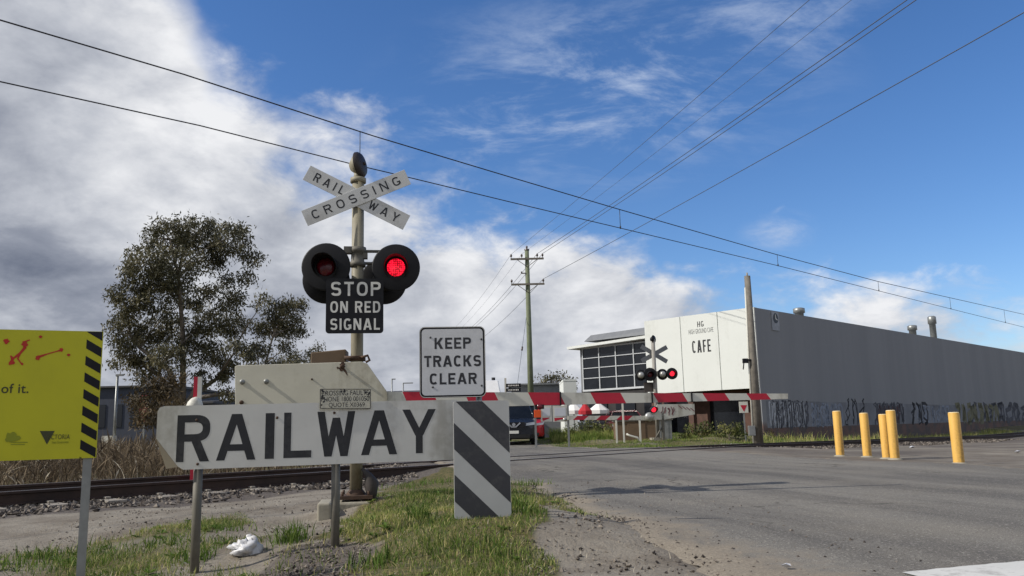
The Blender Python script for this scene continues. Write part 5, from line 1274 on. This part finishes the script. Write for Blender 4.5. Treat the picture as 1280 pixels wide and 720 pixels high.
def truck():
    Y = 56; c = D(613, 530, Y); z = 0; x = c.x; zt = D(613, 474, Y).z
    root = thing('truck', (x, Y, z), 'white truck cab rising beyond the red end of the near boom', 'truck'); W_ = lambda X, Yl, Z: Vector((x + X, Y + Yl, z + Z))
    b = MB(); b.hexa([W_(-1.2, 0, .6), W_(1.2, 0, .6), W_(1.2, 2.2, .6), W_(-1.2, 2.2, .6), W_(-1.15, .25, 2.9), W_(1.15, .25, 2.9), W_(1.15, 2.2, 2.9), W_(-1.15, 2.2, 2.9)]); b.build('cab', M_whitecar, root, bevel=.06)
    b = MB(); b.hexa([W_(-1.0, .5, 2.9), W_(.75, .5, 2.9), W_(.75, 2.1, 2.9), W_(-1.0, 2.1, 2.9), W_(-.85, 1.3, zt), W_(.55, 1.3, zt), W_(.55, 2.1, zt), W_(-.85, 2.1, zt)]); b.build('roof_deflector', M_whitecar, root, bevel=.05)
    b = MB(); b.hexa([W_(-1.02, .08, 1.7), W_(1.02, .08, 1.7), W_(1.02, .25, 1.7), W_(-1.02, .25, 1.7), W_(-1.0, .2, 2.65), W_(1.0, .2, 2.65), W_(1.0, .3, 2.65), W_(-1.0, .3, 2.65)]); b.build('windscreen', M_glass, root)
    b = MB(); b.tube([W_(.2, 2.4, 1), W_(.2, 2.4, zt + .25)], .13, 10); b.build('exhaust_stack', M_black, root)
    b = MB(); b.box(W_(0, 7, 2.0), (2.45, 8.5, 2.4)); b.build('cargo_box', M_whitecar, root)
    b = MB(); b.box(W_(0, 5.5, .8), (1.0, 11, .3)); b.build('chassis', M_black, root)
    for sx_ in (-1, 1):
        for Yl in (1.0, 7.5, 8.8):
            b = MB(); b.lathe(W_(sx_ * 1.05, Yl, .5), (sx_, 0, 0), [(-.15, .3), (-.15, .5), (.13, .5), (.13, .3), (.05, .0)], 20); b.build('wheel', M_tyre, root)
        b = MB(); b.box(W_(sx_ * 1.02, -.0, .95), (.35, .06, .2)); b.build('headlight', M_head, root)
truck()

# ------------------------------------------------------------------ cafe umbrellas, small far signs
def umbrella(u_, vtop, Y, R, cloth, label, zmast=None):
    t_ = D(u_, vtop, Y); zb = -.05; root = thing('umbrella', (t_.x, Y, zb), label, 'umbrella', 'umbrellas in front of the shops')
    b = MB(); b.tube([Vector((t_.x, Y, zb)), t_], .025, 8); b.build('pole', M_galv, root)
    b = MB(); k_ = 8; vs = [t_] + [t_ + Vector((R * math.cos(2 * math.pi * i / k_), R * math.sin(2 * math.pi * i / k_), -.42)) for i in range(k_)] + [t_ + Vector((R * math.cos(2 * math.pi * i / k_), R * math.sin(2 * math.pi * i / k_), -.60)) for i in range(k_)]
    fs = [(0, 1 + i, 1 + (i + 1) % k_) for i in range(k_)] + [(1 + i, 9 + i, 9 + (i + 1) % k_, 1 + (i + 1) % k_) for i in range(k_)]
    b.add(vs, fs); b.build('canopy', cloth, root)
    b = MB(); b.lathe((t_.x, Y, zb), (0, 0, 1), [(0, .3), (.06, .3), (.08, .05), (.3, .04)], 14); b.build('base', M_conc, root)
umbrella(717, 503, 43, .55, M_umbw, 'white umbrella just left of the red one')
umbrella(731, 503, 42, .34, M_umbr, 'red umbrella between two white umbrellas')
umbrella(748, 502.5, 43, .55, M_umbw, 'white umbrella just right of the red one')
def street_board():
    Y = 46; base = D(641, 545, Y); base.z = .0; root = thing('street_board', base, 'small black board sign on white post beside the power pole', 'sign')
    P0 = Vector((base.x, Y, 0)); b = MB(); c, wd, ht = box_px(631, 633, 472.5, 500, P0, 0); b.box((c.x, Y, (c.z + ht / 2) / 2), (.11, .11, c.z + ht / 2)); b.build('post', M_whitepaint, root)
    for v0_, v1_ in ((479.5, 484.3), (485.2, 489.8)):
        b = MB(); c, wd, ht = box_px(632.5, 651, v0_, v1_, P0, 0); b.box(c - Vector((0, .07, 0)), (wd, .04, ht)); bd = b.build('board', M_black, root)
        b = MB(); r = random.Random(int(v0_))
        for i in range(7): b.box(c + Vector((wd * (-.34 + .11 * i), -.095, 0)), (wd * .07, .008, ht * r.uniform(.25, .4)))
        b.build('worn_marks', M_lwhite, bd)
street_board()
def lamp_post(u_, vtop, Y, label, arm=0.0, box=False, rr=.05):
    t_ = D(u_, vtop, Y); root = thing('light_pole', (t_.x, Y, 0), label, 'light pole', 'light poles in the distance')
    b = MB(); b.tube([Vector((t_.x, Y, -.1)), t_], [rr * 1.3, rr], 8); b.build('pole', M_galv, root)
    b = MB(); b.box(t_ + Vector((arm / 2, 0, 0)), (max(abs(arm), .3), .12, .08)); b.build('lamp_head', M_galv, root)
    if box: b = MB(); b.box((t_.x - .12, Y - .2, .62), (.5, .3, .5)); b.build('pole_box', M_whitepaint, root)
lamp_post(147, 469, 36, 'thin pale light pole left of the big gum tree', .18, True, .055)
lamp_post(490, 474, 66, 'thin pole over the warehouse roof near the counterweight', .25)
lamp_post(504, 479, 68, 'short street lamp over the warehouse roof by the keep tracks clear sign', .8)
def red_sign():
    Y = 46; c, wd, ht = box_px(173, 187, 494, 527, D(180, 510, Y), 0); root = thing('red_sign', (c.x, Y, 0), 'dark red upright sign behind the dry grass by the brown bush', 'sign')
    b = MB(); b.box(c, (wd * .7, .12, ht)); b.build('panel', mat('dull_red', lin(130, 34, 40), .6), root); b = MB(); b.box((c.x, Y + .1, c.z / 2), (.1, .06, c.z)); b.build('post', M_galv, root)
red_sign()
def hoop_sign():
    Y = 33; P0 = D(929, 510, Y); root = thing('warning_sign', (P0.x, Y, -.1), 'small red and white warning sign left of the timber mast', 'sign')
    b = MB(); c, wd, ht = box_px(924, 935, 502, 516, P0, 0); b.box(c, (wd, .03, ht)); b.build('panel', M_whitepaint, root)
    b = MB(); q = c - Vector((0, .02, .02)); b.slab([q + Vector((-.13, 0, .10)), q + Vector((0, 0, -.16)), q + Vector((.13, 0, .10))], Vector((0, -1, 0)), .004); b.build('red_triangle', M_red, root)
    b = MB(); b.box((c.x, Y + .03, c.z / 2 - .1), (.05, .05, c.z + .1)); b.build('post', M_galv, root)
hoop_sign()

# ------------------------------------------------------------------ bollards
def bollards():
    spec = [(1050.5, 570.5, 513.5, 'leftmost yellow bollard, standing alone nearest the rails'), (1084.5, 571.5, 516, 'second yellow bollard from the left, standing by itself'), (1109, 573.5, 517.5, 'shorter yellow bollard of the close pair'), (1119, 574.5, 512.5, 'taller yellow bollard of the close pair'), (1199, 580, 515, 'rightmost yellow bollard, thickest and nearest the camera')]
    proto = None
    for (u_, v_, vt_, lab) in spec:
        p = G(u_, v_, .05); p = G(u_, v_, T(p.x, p.y)); h = D(u_ - 5, vt_, p.y).z - p.z
        if proto is None:
            proto = thing('bollard', p, lab, 'bollard', 'yellow bollards along the road edge')
            b = MB(); b.lathe(p, (0, 0, 1), [(-.1, .082), (h - .03, .082), (h - .012, .078)], 24); b.build('post', M_bollard, proto)
            b = MB(); b.lathe(p, (0, 0, 1), [(-.05, .13), (.012, .125), (.03, .0835)], 20); b.build('collar', M_conc, proto)
            b = MB(); b.lathe(p, (0, 0, 1), [(h - .012, .080), (h - .004, .074), (h, .05), (h, 0)], 24); b.build('cap', M_bollardtop, proto)
            h0 = h
        else:
            c = copy_tree(proto); c.location = p; c.scale = (1, 1, h / h0); c['label'] = lab
bollards()

# ------------------------------------------------------------------ the near signs
def railway_sign():
    a = math.radians(10); R_, U_, N_ = RU(a); P0 = D(417, 540, 5.66)
    base = Vector((P0.x, P0.y, T(P0.x, P0.y)))
    root = thing('railway_board', base, 'long white board reading RAILWAY in black on two grey posts', 'sign')
    px = [(572, 574.5), (572, 499.5), (206, 507.6), (200, 509.3), (197, 514), (195.2, 548), (222, 583), (229, 587.2)]
    b = MB(); b.slab([PL(u_, v_, P0, a) for u_, v_ in px][::-1], N_, .006); bd = b.build('board', M_white, root)
    f0, f1 = PL(195.2, 548.5, P0, a), PL(222, 583.5, P0, a); f2 = PL(206, 586.5, P0, a) - N_ * .035
    b = MB(); b.slab([f0, f2, f1], N_, .004); b.build('bent_corner', mat('dull_corner', lin(140, 132, 116), .6, var=.2), bd)
    L0 = lambda u_: (519.2 - (u_ - 221) * (519.2 - 511) / 323, 577.8 - (u_ - 221) * (577.8 - 565.6) / 323)
    spec = [('R', 221, 262.5), ('A', 271, 320), ('I', 331.5, 343), ('L', 354.8, 389.5), ('W', 396.5, 444), ('A', 451.5, 496.5), ('Y', 503, 545)]
    letters_px([(ch, x0, x1, L0((x0 + x1) / 2)[0], L0((x0 + x1) / 2)[1]) for ch, x0, x1 in spec], P0, a, .0006, M_letter, bd, bold=.018)
    # two posts behind
    for (u_, vt_, vb_) in ((246, 560, 730), (419.5, 560, 686)):
        q = PL(u_, 590, P0, a) - N_ * .045; zt = PL(u_, vt_, P0, a).z; z0 = T(q.x, q.y) - .1
        b = MB(); b.tube([Vector((q.x, q.y, z0)), Vector((q.x, q.y, zt))], .029, 14); b.build('post', M_postgrey, root)
    for (u_, v_) in ((346.5, 522), (246, 525), (418, 516), (247, 580)):
        b = MB(); b.lathe(PL(u_, v_, P0, a), N_, [(0, .009), (.004, .009), (.006, .004), (.006, 0)], 10); b.build('bolt', M_rust, bd)
    # fault notice fixed to the top edge
    Pn = P0 + N_ * .012; c, wd, ht = box_px(399.5, 464, 485.5, 511.5, Pn, a)
    b = MB(); b.slab(rrect(c, a, wd, ht, .006, 3), N_, .004); pl = b.build('fault_notice', M_plate, root)
    for s_, x0, x1, v0_, v1_ in (('CROSSING FAULTS', 402, 461, 488, 494.2), ('PHONE 1800 001050', 402, 461.5, 495.6, 501.6), ('QUOTE X0369', 411, 456, 503.2, 509.6)): words_px(s_, x0, x1, v0_, v1_, Pn, a, .0006, M_letter, pl, bold=.0, space=1.0)
    b = MB(); r = random.Random(11)
    for i in range(26):
        u_, v_ = r.choice([(402.5 + r.random() * 5.5, 487 + r.random() * 17), (402 + r.random() * 3, 487 + r.random() * 22), (456 + r.random() * 7, 490 + r.random() * 9), (424 + r.random() * 7, 486.5 + r.random() * 2.5)])
        disc(b, PL(u_, v_, Pn, a) + N_ * (.0014 + .00004 * i), R_, U_, N_, r.uniform(.003, .008), .0004, 9, .4)
    for (p, q) in (((400.5, 486.5), (463, 486.5)), ((400.5, 510.5), (463, 510.5)), ((400.5, 486.5), (400.5, 510.5)), ((463, 486.5), (463, 510.5))): strip(b, [PL(*p, Pn, a) + N_ * .002, PL(*q, Pn, a) + N_ * .002], .004, N_, .001)
    b.build('peeled_paint', M_letter, pl)
railway_sign()
def hazard_board():
    a = math.radians(14); R_, U_, N_ = RU(a); P0 = D(604, 575, 5.72); c, wd, ht = box_px(567.6, 638, 500, 646.5, P0, a)
    base = Vector((c.x, c.y, T(c.x, c.y)))
    root = thing('hazard_board', base, 'upright panel of dark grey and white diagonal stripes standing in the grass', 'hazard marker')
    b = MB(); b.slab(rrect(c, a, wd, ht, .018, 3), N_, .006); b.build('panel', M_white, root)
    b = MB(); x0, y0, x1, y1 = -wd / 2 + .003, -ht / 2 + .003, wd / 2 - .003, ht / 2 - .003; sc_ = wd / 182
    mtx = mat('stripe_charcoal', lin(66, 66, 70), .5, var=.15, dirt=lin(110, 108, 102), dirt_amt=.35, dscale=5)
    for yl in (205, 360, 520):                       # left edge heights in picture units, stripes fall to the right
        t0 = ht / 2 - (yl - 292) * sc_; w_ = 82 * sc_; k_ = .96
        poly = [(x0, t0), (x0, t0 - w_), (x0 + 2, t0 - w_ - 2 * k_), (x0 + 2, t0 - 2 * k_)]
        q = clip(poly, (x0, y0, x1, y1))
        if len(q) > 2: b.slab([c + R_ * p[0] + U_ * p[1] + N_ * .0014 for p in q], N_, .0014)
    b.build('stripes', mtx, root)
    q = c - N_ * .04 + R_ * .03; b = MB(); b.box((q.x, q.y, (c.z + ht / 2 + base.z) / 2 - .1), (.05, .04, c.z + ht / 2 - base.z + .1), a); b.build('post', M_galv, root)
hazard_board()
def keep_clear():
    a = math.radians(6); R_, U_, N_ = RU(a); P0 = D(566, 452, 5.95); c, wd, ht = box_px(524.5, 607, 408, 496.5, P0, a)
    base = Vector((D(599, 520, 6.02).x, 6.02, 0)); base.z = T(base.x, base.y)
    root = thing('keep_clear_sign', base, 'square white sign with black border reading KEEP TRACKS CLEAR', 'sign')
    b = MB(); b.slab(rrect(c, a, wd, ht, .038), N_, .005); b.build('rim', M_black, root)
    b = MB(); b.slab(rrect(c + N_ * .0016, a, wd - .034, ht - .034, .026), N_, .0012); pn = b.build('panel', mat('sign_panel_grey_white', lin(202, 203, 204), .5, var=.06, dirt=lin(150, 150, 148), dirt_amt=.35, dscale=3), root)
    b = MB(); o, i_ = rrect(c + N_ * .0024, a, wd - .004, ht - .004, .036), rrect(c + N_ * .0024, a, wd - .010, ht - .010, .033)
    for k_ in range(len(o)): l = (k_ + 1) % len(o); b.slab([o[k_], o[l], i_[l], i_[k_]], N_, .0008)
    b.build('edge_line', M_lwhite, root)
    for s_, x0, x1, v0_, v1_ in (('KEEP', 543.2, 588.7, 422, 436), ('TRACKS', 530.3, 601.3, 444.3, 458.3), ('CLEAR', 537.2, 596, 466.3, 480.3)): sign_word_px(s_, x0, x1, v0_, v1_, P0, a, M_letter, pn, t=.19, gap=.2, lift=.0022)
    for (u_, v_) in ((538, 422), (601.5, 424), (541, 484), (602, 482)):
        b = MB(); b.lathe(PL(u_, v_, P0, a) + N_ * .002, N_, [(0, .007), (.004, .007), (.005, 0)], 10); b.build('bolt', M_letter, pn)
    b = MB(); b.tube([base - Vector((0, 0, .1)), Vector((base.x, base.y, c.z + .1))], .022, 12); b.build('post', M_galv, root)
keep_clear()
def yellow_sign():
    a = math.radians(24); R_, U_, N_ = RU(a); P0 = D(107, 500, 4.62)
    base = Vector((P0.x, P0.y + .03, T(P0.x, P0.y)))
    root = thing('yellow_sign', base, 'bright yellow sign edged with black diagonal stripes and red splashes', 'sign')
    pr = PL(127.5, 415, P0, a); zt = PL(0, 411, P0, a).z; zt = (zt + pr.z) / 2; zb = (PL(0, 577.5, P0, a).z + PL(122, 571, P0, a).z) / 2
    x1 = (PL(125, 490, P0, a) - P0).dot(R_); L_ = 1.25
    C = lambda s_, z, l=0.0: Vector((P0.x, P0.y, 0)) + R_ * s_ + U_ * z + N_ * l
    b = MB(); b.slab([C(x1 - L_, zb), C(x1, zb), C(x1, zt), C(x1 - L_, zt)], N_, .008); pn = b.build('panel', M_yellow, root)
    bw = .082
    b = MB(); n_ = 9; per = (zt - zb) / 7.6
    for i in range(-1, 10):
        y0 = zb + i * per; poly = [(x1 - bw, y0 + per * .55), (x1, y0), (x1, y0 + per * .55), (x1 - bw, y0 + per * 1.1)]
        q = clip(poly, (x1 - bw, zb + .002, x1 - .004, zt - .002))
        if len(q) > 2: b.slab([C(p[0], p[1], .0015) for p in q], N_, .0015)
    b.build('warning_stripes', M_black, pn)
    q = lambda u_, v_, l=.002: PL(u_, v_, P0, a) + N_ * l
    words_px('of it.', 2, 36, 479.5, 491.5, P0, a, .0016, M_darkink, pn, bold=.008)
    b = MB(); s = 2.25
    def pp(x, y, l=.002): return q(x / s, 400 + y / s, l)
    def st_(pts, ws, l=.002): strip(b, [pp(x, y, l) for x, y in pts], [.6 * w_ / s * 4.6 / FPX for w_ in ws], N_, .0008)
    st_([(28, 122), (38, 108), (58, 92), (70, 78), (66, 62), (84, 56)], [12, 9, 10, 14, 10, 5]); st_([(58, 92), (50, 108), (62, 126)], [8, 7, 4], .0024)
    b.build('red_splash', M_redink, pn); b = MB(); st_([(102, 106), (135, 95), (160, 88), (174, 84)], [14, 5, 5, 10], .0022)
    for (x, y, r_) in ((106, 106, 9), (172, 84, 7)): disc(b, pp(x, y, .0032), R_, U_, N_, .7 * r_ / s * 4.6 / FPX, .0008, 11, .35)
    b.build('red_splash', M_redink, pn); b = MB(); st_([(36, 110), (30, 100)], [14, 5], .0026)
    for (x, y, r_) in ((70, 68, 10), (33, 120, 10), (62, 124, 5)): disc(b, pp(x, y, .0032), R_, U_, N_, .7 * r_ / s * 4.6 / FPX, .0008, 11, .35)
    b.build('red_splash', M_redink, pn)
    for (x, y, r_) in ((18, 60, 9), (193, 98, 6), (115, 47, 6), (-20, 90, 12), (-40, 60, 8)): b = MB(); disc(b, pp(x, y, .0032), R_, U_, N_, .7 * r_ / s * 4.6 / FPX, .0008, 11, .35); b.build('red_splash', M_redink, pn)
    # inverted triangle emblem with the state name beside it, and the faint green mark
    b = MB(); b.slab([pp(112, 312), pp(132, 350), pp(154, 312)][::1], N_, .001); em = b.build('triangle_emblem', M_darkink, pn)
    words_px('VICTORIA', 58, 87.5, 543, 549, P0, a, .0034, mat('ink_mid', lin(92, 92, 36), .6), em, bold=0)
    words_px('State Government', 65, 86, 551, 554.2, P0, a, .002, M_greenink, em, bold=0)
    b = MB()
    for (x, y, r_) in ((26, 326, 9), (38, 322, 7), (34, 334, 9), (48, 332, 8), (22, 336, 6)): disc(b, pp(x, y, .002 + .0002 * r_), R_, U_, N_, r_ / s * 4.6 / FPX, .0008, 9, .3)
    for (x0, x1_, y) in ((30, 78, 344), (30, 70, 350)): st_([(x0, y), (x1_, y)], [4, 4])
    b.build('faint_mark', M_greenink, pn)
    for sx_ in ((PL(107.5, 600, P0, a) - P0).dot(R_), x1 - L_ + .1):
        p = C(sx_, 0, -.03); z0 = T(p.x, p.y) - .1; b = MB(); b.box((p.x, p.y, (z0 + zb + .3) / 2), (.043, .035, zb + .3 - z0), a); b.build('post', M_galv, root)
yellow_sign()

# ------------------------------------------------------------------ small things
def striped_marker():
    Y = 13.5; P0 = D(247, 490, Y); a = math.radians(10); R_, U_, N_ = RU(a); base = Vector((P0.x, P0.y, T(P0.x, P0.y)))
    root = thing('striped_marker', base, 'red and white upright marker post rising behind the railway board', 'marker post')
    zt = D(249, 471, Y).z; w_ = .062
    b = MB(); b.box(Vector((P0.x, Y, (zt + base.z) / 2)) + R_ * w_ / 2, (w_, .05, zt - base.z), a); b.build('white_half', M_whitepaint, root)
    b = MB(); b.box(Vector((P0.x, Y, (zt + base.z) / 2)) - R_ * w_ / 2, (w_, .05, zt - base.z), a); b.build('red_half', M_red, root)
    q = D(243, 501, Y - .1); b = MB(); b.lathe(q - U_ * .12, Vector((.25, -.1, 1)), [(0, .13), (.08, .12), (.14, .085), (.18, .03), (.19, 0)], 18); b.build('white_cover', M_whitepaint, root)
striped_marker()
def litter_bag():
    c = G(307, 698, -.06); z = T(c.x, c.y); r = np.random.default_rng(5); n_, k_ = 22, 14; V = []; F = []
    for i in range(k_ + 1):
        ph = math.pi * i / k_
        for j in range(n_):
            th = 2 * math.pi * j / n_; d = 1 + .22 * math.sin(3 * th + 2 * ph * 2) + .16 * math.sin(7 * th - 5 * ph) + r.normal(0, .10)
            V.append((.10 * d * math.sin(ph) * math.cos(th), .075 * d * math.sin(ph) * math.sin(th), .055 + .062 * d * math.cos(ph) * (1 + .3 * math.cos(th))))
    for i in range(k_):
        for j in range(n_): l = (j + 1) % n_; F.append((i * n_ + j, i * n_ + l, (i + 1) * n_ + l, (i + 1) * n_ + j))
    ob = np_mesh('plastic_bag', np.array(V), np.array(F), M_bag, smooth=True); ob.location = (c.x, c.y, z - .015)
    tag(ob, 'crumpled white plastic bag lying in the grass by the railway board post', 'litter')
    for i, (u_, v_, rr, lab) in enumerate(((231, 706, .022, 'small pale scrap of litter beside the left board post'), (983, 709, .03, 'flat pale scrap lying on the road by the stop line'), (1125, 582, .05, 'white scrap of paper on the gravel below the taller bollard'), (1272, 566, .07, 'white scrap of rubbish on the gravel at the far right'), (1140, 560, .08, 'pale scrap of rubbish near the rails behind the bollards'))):
        p = G(u_, v_, 0); p = G(u_, v_, T(p.x, p.y) + .01); b = MB(); q = random.Random(i)
        k_ = 7; ring = [p + Vector((rr * q.uniform(.6, 1.3) * math.cos(6.283 * j / k_), rr * q.uniform(.5, 1.0) * math.sin(6.283 * j / k_), q.uniform(0, .5) * rr + .006)) for j in range(k_)]
        top = p + Vector((0, 0, rr * .7)); b.add(ring + [top, p + Vector((0, 0, -.004))], [(j, (j + 1) % k_, k_) for j in range(k_)] + [((j + 1) % k_, j, k_ + 1) for j in range(k_)])
        tag(b.build('litter_scrap', M_bag), lab, 'litter', 'scraps of litter')
litter_bag()
